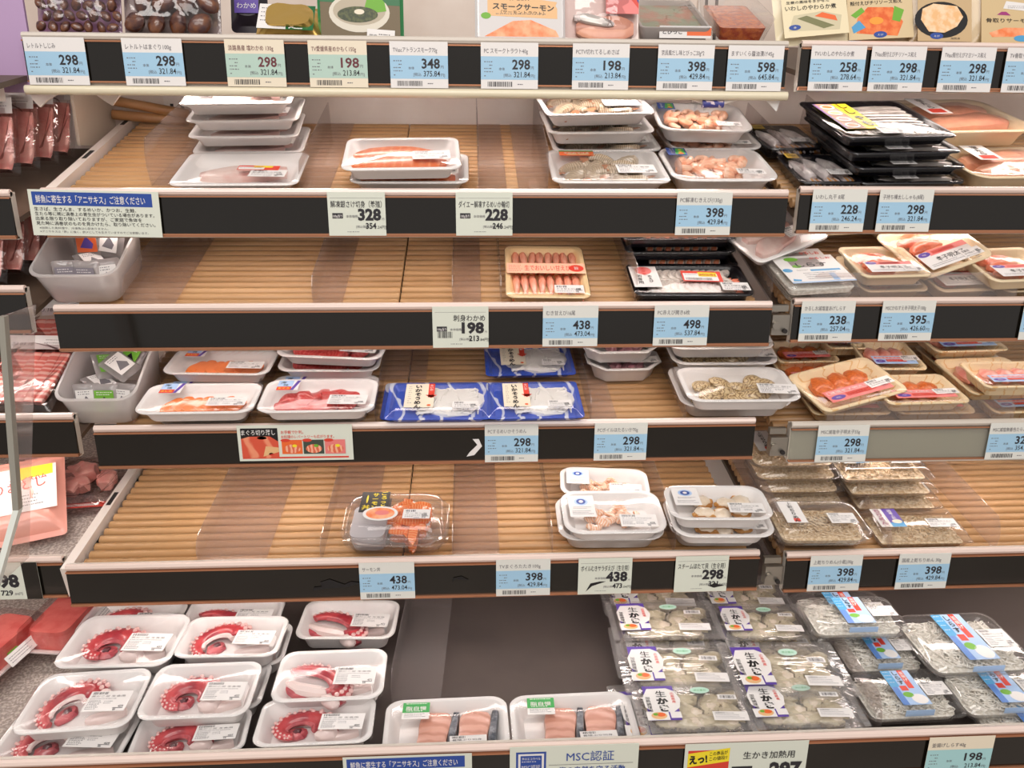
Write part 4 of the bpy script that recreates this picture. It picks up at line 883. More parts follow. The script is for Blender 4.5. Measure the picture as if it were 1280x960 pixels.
# bottom deck: octopus
G = 'white trays of red octopus'
OC = [('octo_a', (60, 835), (208, 832), .060, 768, 'octopus tray at the far left of the second row, coiled arm with many suckers', None),
      ('octo_b', (8, 919), (160, 908), .058, 838, 'octopus tray at the left of the third row, folded arm with spotted skin', None),
      ('octo_a', (165, 900), (308, 894), .060, 828, 'octopus tray in the middle of the third row, arched arm', None),
      ('octo_c', (335, 878), (478, 872), .058, 812, 'octopus tray at the right of the third row, long flat arm', None),
      ('octo_b', (212, 822), (345, 820), .058, 770, 'octopus tray in the middle of the second row, folded over', None),
      ('octo_c', (366, 798), (492, 798), .030, 750, 'octopus tray at the back right alone by the clear divider', None),
      ('octo_b', (-20, 952), (148, 950), .030, 922, 'octopus tray at the front left corner behind the rail', None),
      ('octo_a', (152, 952), (302, 938), .034, 906, 'tipped octopus tray in the gap of the front row', None),
      ('octo_a', (308, 945), (462, 938), .045, 888, 'octopus tray at the right of the front row, arched arm over the rail', None),
      ('octo_b', (100, 778), (225, 775), .034, 752, 'octopus tray at the back left under the black rail', None),
      ('octo_c', (228, 775), (350, 772), .034, 748, 'octopus tray at the back middle under the black rail', None)]
for k, FL, FR, h, BY, lab, md in OC: put(k, 'B', FL, FR, h, lab, G, BY=BY, mind=md)
for k, FL, FR, lab, md in (('octo_b', (60, 925), (175, 917), 'lower octopus tray under the left tray of the third row', .085), ('octo_c', (180, 908), (318, 902), 'lower octopus tray under the middle tray of the third row', .085), ('octo_a', (335, 890), (470, 886), 'lower octopus tray under the right tray of the third row', .085),
                       ('octo_c', (90, 842), (205, 840), 'lower octopus tray under the far left tray of the second row', .15), ('octo_a', (226, 834), (352, 830), 'lower octopus tray under the middle tray of the second row', .15)):
    put(k, 'B', FL, FR, .028, lab, G, mind=md)
G = 'yellowtail trays behind the bottom rail'
put('yellowtail', 'B', (476, 940), (638, 932), .027, 'white tray of two yellowtail slices left of the other, above the blue notice', G, BY=883)
put('yellowtail', 'B', (641, 934), (803, 926), .027, 'white tray of two yellowtail slices beside the oyster packs', G, BY=878)
G = 'clear oyster packs with purple labels'
for FL, FR, h, BY, lab, md in (((770, 796), (905, 793), .045, 748, 'oyster pack in the back row at the left', None), ((905, 796), (1020, 795), .045, 752, 'oyster pack in the back row beside the whitebait boxes', None),
        ((785, 862), (930, 860), .050, 800, 'oyster pack in the middle row at the left', None), ((925, 868), (1075, 866), .055, 800, 'oyster pack in the middle row reaching over the whitebait box', None),
        ((808, 926), (962, 922), .050, 862, 'oyster pack in the front row at the left', None), ((948, 924), (1098, 920), .050, 866, 'oyster pack in the front row with a glossy wrinkled film', None),
        ((778, 938), (940, 934), .021, None, 'lower oyster pack under the front left one', None), ((940, 934), (1090, 930), .021, None, 'lower oyster pack under the front right one', None),
        ((782, 870), (925, 868), .021, None, 'lower oyster pack under the middle left one', .13), ((930, 874), (1070, 872), .021, None, 'lower oyster pack under the middle right one', .13),
        ((768, 802), (902, 800), .021, None, 'lower oyster pack under the back left one', .26), ((905, 802), (1020, 800), .021, None, 'lower oyster pack under the back right one', .26)):
    put('oysters', 'RB', FL, FR, h, lab, G, BY=BY, mind=md, cat='food pack')
G = 'clear boxes of boiled whitebait'
for FL, FR, h, BY, lab, md in (((1090, 892), (1217, 886), .035, 832, 'whitebait box beside the oysters, with an empty gap before it', None), ((1062, 832), (1170, 828), .035, 782, 'whitebait box in the row behind, left of the large one', None),
        ((1012, 775), (1136, 772), .078, 742, 'topmost whitebait box of the back stack under the rail', None), ((1014, 787), (1136, 784), .052, None, 'middle whitebait box of the back stack', None), ((1016, 798), (1136, 796), .027, None, 'lowest whitebait box of the back stack', None),
        ((1172, 838), (1310, 832), .060, 760, 'upper whitebait box of the right pair, cut by the edge', None), ((1175, 842), (1310, 838), .030, None, 'lower whitebait box of the right pair', .12),
        ((1212, 888), (1345, 884), .040, 828, 'whitebait box at the right edge before the pair', None), ((1243, 918), (1378, 914), .026, 894, 'whitebait box at the lower right corner behind the rail', None)):
    put('shirasu', 'RB', FL, FR, h, lab, G, BY=BY, mind=md, cat='food box')
# ------------------------------------------------------------------ price cards on the rails
MX = Matrix(((1, 0, 0), (0, 0, -1), (0, 1, 0)))
def card_at(sheet, name, rail, px, label, cat='price card', group=None, top=.0040, out=.0034, roll=0):
    Y, Z, _, _ = SHELF[rail]; py = proj((0, Y, Z-.03))[1]; X = on_y(px, py, Y).x
    o = sheet.obj(name, smooth=False); o.matrix_world = Matrix.Translation((X, Y-out, Z-top-sheet.h)) @ MX.to_4x4() @ Matrix.Rotation(roll, 4, 'Z')
    tag(o, label, cat, group); return o
def small(s, ink):
    w, h = s.w, s.h
    s.lines(.004, h*.575, .012, ink, 1, seed=1); s.lines(.010, h*.50, .003, ink, 1, seed=2); s.lines(.004, h*.43, .009, ink, 1, seed=3); s.lines(.004, h*.36, .014, ink, 1, seed=4); s.lines(.004, h*.27, .003, ink, 1, seed=5)
    s.text('本体', w*.315, h*.405, .0036, ink); s.text('[税込', w*.40, h*.265, .0042, ink)
def blue_card(title, price, tax, band=BLUE, paper=PAPER, ink=INK, w=.0685, h=.0515):
    s = Sheet(w, h, paper); s.rect(0, h*.20, w, h*.50, band); s.up(); s.text(title, .004, h*.775, .0064, INK2 if ink is INK else MAR, width=min(.052, .0052*len(title)*.86))
    small(s, INK2); s.text(price, w*.86, h*.43, .0150, ink, width=.0215*len(price)/3, align='R', bold=.022); s.text('円', w*.875, h*.43, .0040, INK2)
    s.text(tax, w*.86, h*.255, .0088, INK, width=.0195 if len(tax) > 3 else .012, align='R', bold=.004); s.text('円]', w*.875, h*.255, .0040, INK2); s.bars(.008, h*.045, .030, h*.11, INK, len(title)); s.lines(.044, h*.09, .008, INK2, 1, seed=8)
    return s
def white_card(title, price, tax, paper=PALE, w=.0685, h=.0515, pill=True, bar=False, scuff=0):
    s = Sheet(w, h, paper); s.rect(.003, h*.86, w-.006, .0003, INK2); s.up()
    s.text(title, w*.94, h*.66, .0086, INK, width=min(.061, .0078*len(title)), align='R', bold=.012)
    if pill: s.rect(.005, h*.40, .0125, .0062, INK); s.up(); s.text('100g当り', .0058, h*.425, .0040, PAPER, width=.0108, bold=.01)
    s.text('本体価格', w*.31, h*.42, .0036, INK2); s.text(price, w*.92, h*.365, .0182, INK, width=.0275, align='R', bold=.045); s.text('円', w*.935, h*.365, .003, INK2)
    a, b = tax.split('.'); s.text('[税込価格', w*.48, h*.185, .0034, INK2); s.text(a, w*.83, h*.165, .0094, INK, width=.0125, align='R', bold=.03); s.text('.'+b+'円]', w*.84, h*.165, .0046, INK); s.lines(.022, h*.085, .018, INK2, 1, h=.0007, seed=4)
    if bar: s.bars(.006, h*.24, .018, .008, INK, 3)
    if scuff == 1: s.up(); s.poly([(.010, .004), (.018, .012), (.032, .017), (.036, .0185), (.028, .0185), (.016, .016)], BLACKINK)
    if scuff == 2: s.up(); s.poly([(.046, .008), (.052, .0055), (.058, .007), (.066, .0085), (.058, .0105), (.052, .013)], BLACKINK)
    return s
B1 = ((36, 'レトルトしじみ', '298', '321.84', 0, 'reading 298 under the bag of small dark clams'), (157, 'レトルトはまぐり100g', '298', '321.84', 0, 'reading 298 under the bag of large brown clams'), (284, '淡路島産 塩わかめ 130g', '298', '321.84', 1, 'reading 298 under the gold and green bag'),
      (387, 'TV愛媛県産めかもく150g', '198', '213.84', 1, 'reading 198 under the upright green bag'), (488, 'TVascアトランスモーク70g', '348', '375.84', 0, 'reading 348 under the empty stretch of the top shelf'), (601, 'PC スモークトラウト40g', '298', '321.84', 0, 'reading 298 under the smoked salmon pack'),
      (715, 'PCTV切れてるしめさば', '198', '213.84', 0, 'reading 198 under the mackerel pack'), (821, '京呉風だし味とびっこ20g*2', '398', '429.84', 0, 'reading 398 under the flat box with an orange label'), (908, 'ますいくら醤油漬け45g', '598', '645.84', 0, 'reading 598 under the clear box of red roe'))
GP = 'price cards along the rails'
for px, t, a, b, k, lab in B1:
    card_at(blue_card(t, a, b, GREEN if k else BLUE, CREAM if k else PAPER, MAR if k else INK), 'price_card', '1', px, ('cream and green' if k else 'blue and white')+' price card '+lab, group=GP)
for rail, px, t, a, b, lab in (('R1', 1011, 'TVいわしのやわらか煮', '258', '278.64', 'reading 258 under the first beige pouch'), ('R1', 1086, 'TVasc殻付えびチリソース和え', '298', '321.84', 'reading 298 under the pouch of orange chili shrimp'), ('R1', 1173, 'TVasc殻付えびマヨソース和え', '298', '321.84', 'reading 298 under the pouch with a black plate'),
        ('R1', 1254, 'TV骨取りサーモン', '298', '321.84', 'cut by the right edge on the top rail'), ('2', 844, 'PC解凍むきえび(130g)', '398', '429.84', 'reading 398 under the peeled shrimp tray'), ('R2', 1012, 'いわし丸干 8尾', '228', '246.24', 'reading 228 under the black squid tray'), ('R2', 1095, '子持ち樺太ししゃも(8尾)', '298', '321.84', 'reading 298 under the black fish stack'),
        ('3', 678, 'むき甘えび16尾', '438', '473.04', 'reading 438 under the yellow sweet shrimp tray'), ('3', 816, 'PC赤えび開き6枚', '498', '537.84', 'reading 498 under the discounted glassy shrimp'), ('R3', 998, 'かるしお減塩釜あげしらす', '238', '257.04', 'reading 238 under the whitebait carton'), ('R3', 1098, 'MSCかねすえ辛子明太子100g', '395', '426.60', 'reading 395 under the cream roe trays'),
        ('R3', 1273, 'MSC無着色たらこ', '395', '426.60', 'cut by the right edge below the cream roe trays'), ('4', 606, 'PCするめいかそうめん', '298', '321.84', 'reading 298 under the blue squid noodle packs'), ('4', 742, 'PCボイルほたるいか70g', '298', '321.84', 'reading 298 under the bare tubes beside the clams'),
        ('R4', 1018, 'MSC減塩辛子明太子55g', '298', '321.84', 'reading 298 on the bare metal rail'), ('R4', 1230, 'MSC減塩無着色たらこ55g', '328', '354.24', 'cut by the right edge on the bare metal rail'), ('5', 450, 'サーモン丼', '438', '473.04', 'reading 438 under the chopped salmon boxes'), ('5', 620, 'TVまぐろたたき100g', '398', '429.84', 'reading 398 left of the two plain pale cards'),
        ('R5', 1008, '上乾ちりめん(小匙)30g', '398', '429.84', 'reading 398 under the dried whitebait with white brush label'), ('R5', 1117, '国産上乾ちりめん 30g', '398', '429.84', 'reading 398 under the dried whitebait with purple label')):
    card_at(blue_card(t, a, b, paper=PAPER if rail in ('R1',) else mat('paper_shelf', '#dfe0da', .45)), 'price_card', rail, px, 'blue and white price card '+lab, group=GP, top=.001 if rail != 'R1' else .004)
card_at(blue_card('釜揚げしらす40g', '198', '213.84', w=.078, h=.059, paper=CREAM, band=mat('band_teal', '#a6d3d6', .45)), 'price_card', 'RB', 1152, 'cream and blue price card reading 198 on the bottom rail', group=GP, top=.004)
for rail, px, t, a, b, pill, bar, sc, lab in (('2', 411, '解凍銀さけ切身（養殖）', '328', '354.24', 1, 0, 0, 'reading 328 under the salmon slices'), ('2', 570, 'ダイエー解凍するめいか輪切', '228', '246.24', 1, 0, 0, 'reading 228 under the empty stretch of the second shelf'), ('3', 541, '刺身わかめ', '198', '213.84', 1, 1, 0, 'reading 198 on the rail of the nearly empty shelf'),
        ('5', 722, 'ボイルむきサラダえび（生食用）', '438', '473.04', 0, 0, 1, 'reading 438 with a torn black scrap, under the boiled shrimp'), ('5', 842, 'スチームほたて貝（生食用）', '298', '321.84', 0, 0, 2, 'reading 298 with a black scrap, under the scallops')):
    card_at(white_card(t, a, b, pill=pill, bar=bar, scuff=sc), 'price_card', rail, px, 'plain pale price card '+lab, group=GP, top=.0015)
s = Sheet(.075, .052, PALE); s.text('98', .050, .018, .024, INK, align='R', bold=.05); s.text('729', .040, .006, .010, INK, align='R', bold=.03); s.text('.84円', .041, .006, .005, INK2); s.rect(.056, 0, .019, .052, rail_black)
o = card_at(s, 'price_card', 'L4', -28, 'pale price card reading 98 at the left edge beside a clear screen', group=GP, top=.002)
# notices
def notice(w, h):
    s = Sheet(w, h, PALE); s.rect(.004, h-.018, w-.012, .0155, NAVY); s.up(); s.text('鮮魚に寄生する「アニサキス」ご注意ください', .008, h-.0145, .0098, PAPER, width=w-.024, bold=.03)
    for i, t in enumerate(('生さば、生さんま、するめいか、かつお、生鮭、', '生たら等に稀に渦巻上の寄生虫がついている場合があります。', '出来る限り取り除いておりますが、ご家庭で魚体を', '見た時に渦巻状のものを見かけたら、取り除いてください。')):
        s.text(t, .005, h-.0240-i*.0055, .0048, INK, width=min(w-.012, .0053*len(t)), bold=.005)
    s.text('※加熱した魚料理や、冷凍魚は心配ありません。', .008, .0078, .0030, INK2, width=w*.53); s.text('※アニサキスは「酢」に強く、酢〆にしても生きていますのでご注意願います。', .008, .0036, .0030, INK2, width=w*.84); return s
card_at(notice(.149, .053), 'notice_card', '2', 41, 'pale notice with a blue heading at the left of the second rail', 'notice', top=-.001, out=.004, roll=-.02)
card_at(notice(.143, .056), 'notice_card', 'B', 430, 'pale notice with a blue heading on the bottom rail, cut by the lower edge', 'notice', top=.004, out=.003)
s = Sheet(.146, .075, PALE); s.rect(.007, .016, .034, .052, NAVY); s.up(); s.rect(.0095, .018, .029, .0475, PAPER); s.up(); s.rect(.012, .020, .024, .043, NAVY); s.up(); s.text('海のエコラベル', .0135, .0575, .0040, PAPER, width=.021, bold=.02); s.lines(.0135, .0545, .02, PAPER, 1, seed=3); s.text('MSC認証', .0135, .0455, .0060, PAPER, width=.021, bold=.02)
s.text('MSC認証', .064, .0545, .0150, NAVY, width=.054, align='L', bold=.0); s.rect(.044, .049, .096, .0005, INK2); s.text('海の自然を守る活動', .056, .038, .010, NAVY, width=.075, bold=.02)
card_at(s, 'notice_card', 'B', 637, 'pale board with a blue square emblem and blue MSC lettering on the bottom rail', 'notice', top=-.002, out=.003)
s = Sheet(.143, .075, PALE); s.rect(.004, .010, .048, .056, RED); s.up(); s.poly([(.004, .043), (.052, .050), (.052, .0685), (.004, .062)], YEL); s.up(); s.text('えっ!', .006, .0480, .0130, BLACKINK, width=.021, bold=.05, rot=.10); s.text('この商品が', .029, .0585, .0060, BLACKINK, width=.021, bold=.02, rot=.10); s.text('この値段!?', .029, .0515, .0060, BLACKINK, width=.021, bold=.02, rot=.10); s.text('お買得', .010, .024, .014, PAPER, width=.036, bold=.05)
s.text('生かき加熱用', .068, .0530, .0110, INK, width=.060, bold=.02); s.rect(.056, .028, .024, .014, INK); s.up(); s.text('90g', .060, .0315, .010, PAPER, width=.016, bold=.01); s.text('本体', .088, .0330, .0055, INK2); s.text('297', .138, .0260, .0280, INK, width=.038, align='R', bold=.05)
card_at(s, 'price_card', 'B', 853, 'large oyster price card reading 297 with a red and yellow corner', group=None, top=.002, out=.003)
s = Sheet(.143, .048, PALE); s.rect(.004, .004, .046, .040, BLACKINK); s.rect(.004, .003, .133, .0022, RED); s.up(); s.text('まぐろ切り落し', .005, .0355, .0078, PAPER, width=.042, bold=.04)
s.poly([(.004, .004), (.050, .004), (.050, .026), (.040, .033), (.014, .033), (.004, .030)], mat('tuna_print', '#d5553c', .45, var='#ea9270', scale=14, wave=9, lo=.5, hi=.9)); s.oval(.030, .031, .006, .002, LEAF); s.up(); s.poly([(.030, .006), (.050, .012), (.050, .018), (.034, .020)], TAN); s.oval(.040, .009, .003, .002, RED)
s.text('お手軽で便利。', .054, .0365, .0050, RED, width=.028, bold=.01); s.text('お料理のレパートリーも広がります。', .054, .0305, .0046, RED, width=.066, bold=.01)
for i, c in enumerate((ORG, mat('dark_print', '#3f4a40', .45), PINK)):
    x = .054+.027*i; s.rect(x, .009, .0255, .019, c); s.up(); s.oval(x+.013, .016, .010, .006, mat('fish_print', '#dd6a4c', .45, var='#f3b394', scale=60, wave=5)); s.oval(x+.005, .0275, .006, .0022, RED); s.up(); s.oval(x+.016, .020, .003, .002, YEL if i != 1 else LEAF)
card_at(s, 'photo_card', '4', 299, 'tuna photo card with small dishes under the tuna trays', 'sign', top=-.002, out=.003)
# peeled tape and scraps on the rails
def scrap(rail, px, dz, pts, m, label):
    s = Sheet(.0001, .0001, m, .0003); s.poly(pts, m); card_at(s, 'torn_scrap', rail, px, label, 'scrap', top=dz, out=.0012)
scrap('5', 390, .040, [(0, 0), (.016, .003), (.042, .004), (.062, .010), (.048, .012), (.040, .008), (.022, .016), (.010, .012), (.012, .006), (.002, .005)], BLACKINK, 'torn black tape on the lowest full rail left of the 438 card')
scrap('5', 565, .032, [(0, 0), (.006, .004), (.022, .002), (.012, .008), (.002, .006)], BLACKINK, 'small black scrap on the rail left of the 398 card')
scrap('4', 583, .045, [(0, 0), (.010, .002), (.020, .014), (.016, .024), (.008, .024), (.014, .016), (.004, .006)], PAPER, 'torn white paper scrap on the black rail beside the squid noodle card')

# ------------------------------------------------------------------ clear dividers
def divider(shelf, px, py, side, label, depth=None, hgt=.032, fw=.036, fv=.0, skew=0):
    p = Plane(shelf); P = p.hit(px, py); v0 = max(.004, (P-p.o).dot(p.v)); x = P.x; D = depth or (WALL_Y-SHELF[shelf][0]-.06)/cos(radians(SHELF[shelf][2]))-v0
    mb = MB(); t = .0012; pr = [(0, 0), (D, 0), (D, hgt), (.014, hgt), (.004, hgt*.72), (0, hgt*.45)]
    vs = [(-t/2, a, b+.0008) for a, b in pr]+[(t/2, a, b+.0008) for a, b in pr]; n = len(pr)
    mb.add(vs, [tuple(range(n-1, -1, -1)), tuple(range(n, 2*n))]+[(i, (i+1) % n, n+(i+1) % n, n+i) for i in range(n)], ACRY)
    if side: a, b = (t/2, fw) if side > 0 else (-fw, -t/2); mb.box(a, b, fv, D, .0008, .0020, ACRY)
    o = mb.obj('shelf_divider', smooth=False); o.matrix_world = Matrix.Translation(p.at(x, v0)) @ Matrix(((1, 0, 0), (0, p.v.y, p.n.y), (0, p.v.z, p.n.z))).to_4x4() @ Matrix.Rotation(skew, 4, 'Z')
    tag(o, label, 'shelf divider', 'clear shelf dividers')
for a in (('2', 190, 233, 1, 'clear divider left of the white fish trays', None, .055), ('2', 376, 238, 1, 'clear divider between the white fish and the salmon'), ('2', 598, 239, 1, 'clear divider standing at the empty middle of the second shelf', None, .05), ('2', 684, 240, -1, 'clear divider left of the raw shrimp stack', None, .05),
          ('2', 850, 240, 0, 'clear divider between raw and peeled shrimp'), ('R2', 1000, 232, 0, 'clear divider left of the black squid trays'), ('R2', 1083, 232, 0, 'clear divider between the squid trays and the fish stack', None, .045),
          ('3', 157, 381, 1, 'clear divider right of the frosted bin on the third shelf', None, .03, .060), ('3', 392, 380, 1, 'clear divider lying alone left of the middle of the third shelf'), ('3', 566, 379, 1, 'clear divider by the mat seam of the third shelf'), ('3', 626, 379, 0, 'clear divider along the yellow shrimp tray'), ('3', 794, 377, 0, 'clear divider left of the black shrimp trays', None, .045), ('3', 962, 377, 0, 'clear divider at the right end of the third shelf'),
          ('4', 167, 530, 0, 'clear divider between the frosted bin and the sliced salmon'), ('4', 316, 531, 0, 'clear divider between sliced salmon and tuna'), ('4', 470, 530, 1, 'clear divider right of the tuna trays', None, .032, .06, .115), ('4', 738, 526, 1, 'clear divider right of the blue squid packs'), ('4', 856, 524, 0, 'clear divider left of the clam trays'),
          ('5', 248, 702, 1, 'clear divider on the left half of the fifth shelf', None, .03, .085), ('5', 402, 703, 1, 'clear divider beside the chopped salmon boxes', None, .03, .06, .11), ('5', 566, 697, 1, 'clear divider right of the chopped salmon boxes', None, .03, .060), ('5', 690, 693, 0, 'clear divider left of the boiled shrimp trays'), ('5', 842, 692, 0, 'clear divider between boiled shrimp and scallops', None, .045),
          ('R5', 978, 692, 0, 'clear divider between scallops and dried whitebait', None, .05), ('R5', 1111, 690, 0, 'clear divider between the two kinds of dried whitebait'), ('R5', 1243, 688, 0, 'clear divider right of the purple labelled whitebait boxes', None, .045),
          ('R4', 1145, 523, 0, 'clear divider between the roe packs of the right bay'), ('B', 490, 880, 1, 'clear divider lying on the empty dark deck', .24, .045, .062, 0, -.05), ('RB', 800, 925, 0, 'clear divider left of the oyster packs', None, .05), ('RB', 1098, 918, 0, 'clear divider between oyster packs and whitebait boxes', None, .05)):
    divider(*a)
def guard(shelf, px0, px1, py, hgt, label):
    p = Plane(shelf); a, b = p.hit(px0, py), p.hit(px1, py); L = b.x-a.x; r = .012; mb = MB(); ring = [(0, 0), (L, 0), (L, hgt-r)]+[(L-r+r*cos(t*pi/8), hgt-r+r*sin(t*pi/8)) for t in range(1, 5)]+[(r-r*sin(t*pi/8), hgt-r+r*cos(t*pi/8)) for t in range(0, 5)]
    n = len(ring); vs = [(x, y, z) for y in (0, .0014) for x, z in ring]
    mb.add(vs, [tuple(range(n)), tuple(range(2*n-1, n-1, -1))]+[(i, n+i, n+(i+1) % n, (i+1) % n) for i in range(n)], ACRY); o = mb.obj('front_guard', smooth=False); o.location = (a.x, SHELF[shelf][0]+.004, SHELF[shelf][1]+.0028); tag(o, label, 'shelf guard')
guard('R3', 1000, 1250, 374, .030, 'clear guard strip along the front of the right cream roe shelf')
guard('R4', 1020, 1250, 527, .026, 'clear guard strip above the bare metal rail of the right bay')

# ------------------------------------------------------------------ frosted bins with sauce sachets
def bin_(shelf, x0, x1, py, zf, zb, D, label):
    p = Plane(shelf); a, b = p.hit(x0, py), p.hit(x1, py); W = b.x-a.x; mb = MB()
    def rg(e, z0, z1, r=.018): return [(x, y, z0+(z1-z0)*((y+D/2)/D)) for x, y, _ in rr(W+2*e, D+2*e, r, 0, 3, 5)]
    e = .010; mb.loft([rg(-.002, .0015, .0015, .012), rg(0, .003, .003, .014), rg(e, zf, zb), rg(e+.0018, zf, zb), rg(e+.0018, zf+.0016, zb+.0016), rg(e-.0012, zf+.0016, zb+.0016), rg(-.0008, .004, .004, .013)], BIN)
    o = mb.obj('frosted_bin', ang=50); v = max(.016, (a-p.o).dot(p.v)); o.matrix_world = Matrix.Translation(p.at(a.x+W/2, v+D/2)+p.n*.0008) @ Matrix(((1, 0, 0), (0, p.v.y, p.n.y), (0, p.v.z, p.n.z))).to_4x4(); tag(o, label, 'plastic bin', 'frosted bins'); return o
b1 = bin_('3', 64, 148, 381, .046, .066, .10, 'frosted plastic bin on the third shelf under the notice')
b2 = bin_('4', 92, 168, 532, .046, .082, .11, 'frosted plastic bin on the fourth shelf beside the bacon')
SACH = clear('sachet_film', '#e8e4e4', haze=.35, bump=.8, bscale=60)
def sachet(b, loc, rot, kind_, label, grp):
    w_, h_ = .034, .042
    mb = MB(); mb.loft([rr(w_, h_, .003, .0, 3, 2), rr(w_-.006, h_-.008, .004, .004, 3, 2), rr(w_*.5, h_*.5, .004, .0058, 3, 2)], SACH); mb.loft([rr(w_, h_, .003, -.0005, 3, 2), rr(w_-.006, h_-.008, .004, -.0035, 3, 2)], SACH)
    t = mb.obj('sauce_sachet', ang=60)
    s = Sheet(.024, .028, (ORG, PAPER, LEAF, mat('grey_sauce', '#86808a', .4))[kind_], .0003); s.poly([(.004, .006), (.012, .020), (.020, .010), (.018, .004)], (PUR, INK2, BLACKINK, mat('grey_dark', '#6d6871', .5))[kind_]); s.lines(.003, .025, .018, INK2 if kind_ == 1 else PAPER, 2, seed=kind_)
    s.obj('print', t, (-.012, -.014, .0060), smooth=False)
    t.matrix_world = b.matrix_world @ Matrix.Translation(loc) @ Matrix.Rotation(rot[2], 4, 'Z') @ Matrix.Rotation(rot[0], 4, 'X') @ Matrix.Rotation(rot[1], 4, 'Y'); tag(t, label, 'sachet', grp)
G1, G2 = 'sauce sachets in the upper bin', 'sauce sachets in the lower bin'
for l, r_, k, lab in (((-.008, .020, .052), (1.15, 0, .1), 0, 'orange and purple sauce sachet standing up in the upper bin'), ((.020, .022, .050), (1.0, .1, -.3), 1, 'white sauce sachet beside the purple one in the upper bin'), ((-.020, -.028, .026), (1.35, 0, .1), 3, 'dim grey sachet at the left behind the front of the upper bin'), ((.004, -.030, .026), (1.35, 0, -.05), 3, 'dim grey sachet in the middle behind the front of the upper bin'), ((.026, -.024, .026), (1.3, 0, .3), 1, 'pale sachet at the right behind the front of the upper bin'), ((.0, .0, .030), (.4, .2, .8), 1, 'sachet lying in the middle of the upper bin')):
    sachet(b1, l, r_, k, lab, G1)
for l, r_, k, lab in (((-.010, .012, .050), (.5, .3, .5), 2, 'green sachet leaning at the top of the lower bin'), ((.008, .008, .052), (.5, -.3, 1.2), 1, 'white sachet lying at the top of the lower bin'), ((.016, .028, .052), (.6, .1, -.4), 2, 'green sachet at the back of the lower bin'), ((-.022, -.034, .026), (1.3, 0, .1), 1, 'pale sachet at the left behind the front of the lower bin'), ((.002, -.036, .026), (1.3, 0, 0), 2, 'green sachet in the middle behind the front of the lower bin'), ((.024, -.034, .026), (1.3, 0, -.2), 1, 'pale sachet at the right behind the front of the lower bin'), ((-.012, -.012, .036), (.3, .2, 1), 1, 'white sachet lying low in the lower bin')):
    sachet(b2, l, r_, k, lab, G2)

# ------------------------------------------------------------------ goods standing on the top shelf
def stand(rail, px0, px1, back=.03, lean=.22, yaw=0, up=.0):
    Y, Z, _, _ = SHELF[rail]; a, b = on_y(px0, 45, Y+back), on_y(px1, 45, Y+back)
    M = Matrix(((1, 0, 0), (0, sin(lean), -cos(lean)), (0, cos(lean), sin(lean)))).to_4x4(); return Matrix.Translation((a.x, Y+back, Z-.004+up)) @ Matrix.Rotation(yaw, 4, 'Z') @ M, b.x-a.x
def rootat(name, M, label, cat, group=None): o = empty(name); o.matrix_world = M; tag(o, label, cat, group); return o
def pillow(w, h, t, m, r=.006, crimp=.008, seed=0, side=1):
    mb = MB(); rings = [rr(w, h, r, 0, 4, 3), rr(w-crimp*.6, h-2*crimp, r, .0012, 4, 3), rr(w-crimp*2.2, h-3.2*crimp, r*1.6, t*.62, 4, 3), rr(w*.66, h*.62, r*2, t*.95, 4, 3), rr(w*.3, h*.3, r, t, 4, 3)]
    rings = [[(x+w/2, y+h/2, side*z*(1+.25*noise.noise(Vector((x*40+seed, y*40, 0))))) for x, y, z in q] for q in rings]; mb.loft(rings, m, cap0=False); return mb
PF = clear('pouch_clear', '#f3ecec', rough=.07, ior=1.5, bump=.8, bscale=35)
M, w_ = stand('1', 48, 152); t = rootat('clam_bag', M, 'clear bag of many small dark clams on the top shelf', 'food bag', 'bags of clams')
r = random.Random(2)
for j in range(6):
    for i in range(7): piece(CLAM(1), 'clam', t, (.010+.0135*i+.006*(j % 2), .012+.0125*j, .010+r.uniform(0, .003)), (r.uniform(-.5, .5), r.uniform(-.5, .5), r.uniform(0, 6)), .42)
pillow(w_, .10, .022, PF).obj('film', t); mb = MB(); mb.box(0, w_, 0, .1, -.002, -.0005, mat('mauve_film', '#b58ab4', .3)); mb.obj('backing', t, smooth=False)
M, w_ = stand('1', 156, 276); t = rootat('clam_bag', M, 'clear bag of large glossy brown clams on the top shelf', 'food bag', 'bags of clams')
for j in range(3):
    for i in range(4): piece(CLAM(1), 'clam', t, (.018+.025*i+.010*(j % 2), .016+.024*j, .014+r.uniform(0, .003)), (r.uniform(-.5, .5), r.uniform(-.5, .5), r.uniform(0, 6)), .88)
pillow(w_, .10, .030, PF).obj('film', t); mb = MB(); mb.box(0, w_, 0, .1, -.002, -.0005, mat('grey_film', '#a89e9c', .3)); mb.obj('backing', t, smooth=False)
M, w_ = stand('1', 290, 336, back=.10, up=.02); t = rootat('dark_pouch', M, 'dark pouch with purple print behind the grey divider on the top shelf', 'food bag')
pillow(w_, .09, .012, mat('dark_pouch', '#2c2630', .3)).obj('pouch', t); s = Sheet(.03, .02, PUR, .0004); s.text('わかめ', .003, .006, .008, PAPER, width=.024); s.obj('print', t, (.008, .02, .0125), smooth=False)
M, w_ = stand('1', 318, 402, lean=.75, back=.022); t = rootat('gold_bag', M, 'low crumpled bag, white, green and gold, beside the upright green bag', 'food bag')
pillow(w_, .060, .016, mat('gold_foil', '#c9a55a', .28, metal=.7, bump=.6, bscale=40), seed=3).obj('pouch', t)
s = Sheet(.066, .042, mat('dark_green', '#1f6a3c', .4), .0004); s.poly([(0, 0), (.034, 0), (.030, .042), (0, .042)], PAPER); s.up(); s.text('玉', .035, .018, .020, PAPER, bold=.05); s.text('之', .037, .002, .018, PAPER, bold=.05); s.lines(.003, .034, .026, INK2, 4, .007, .0014, seed=2); s.rect(.014, .038, .010, .003, RED); s.obj('print', t, (.004, .008, .0135), (0, .04, 0), smooth=False)
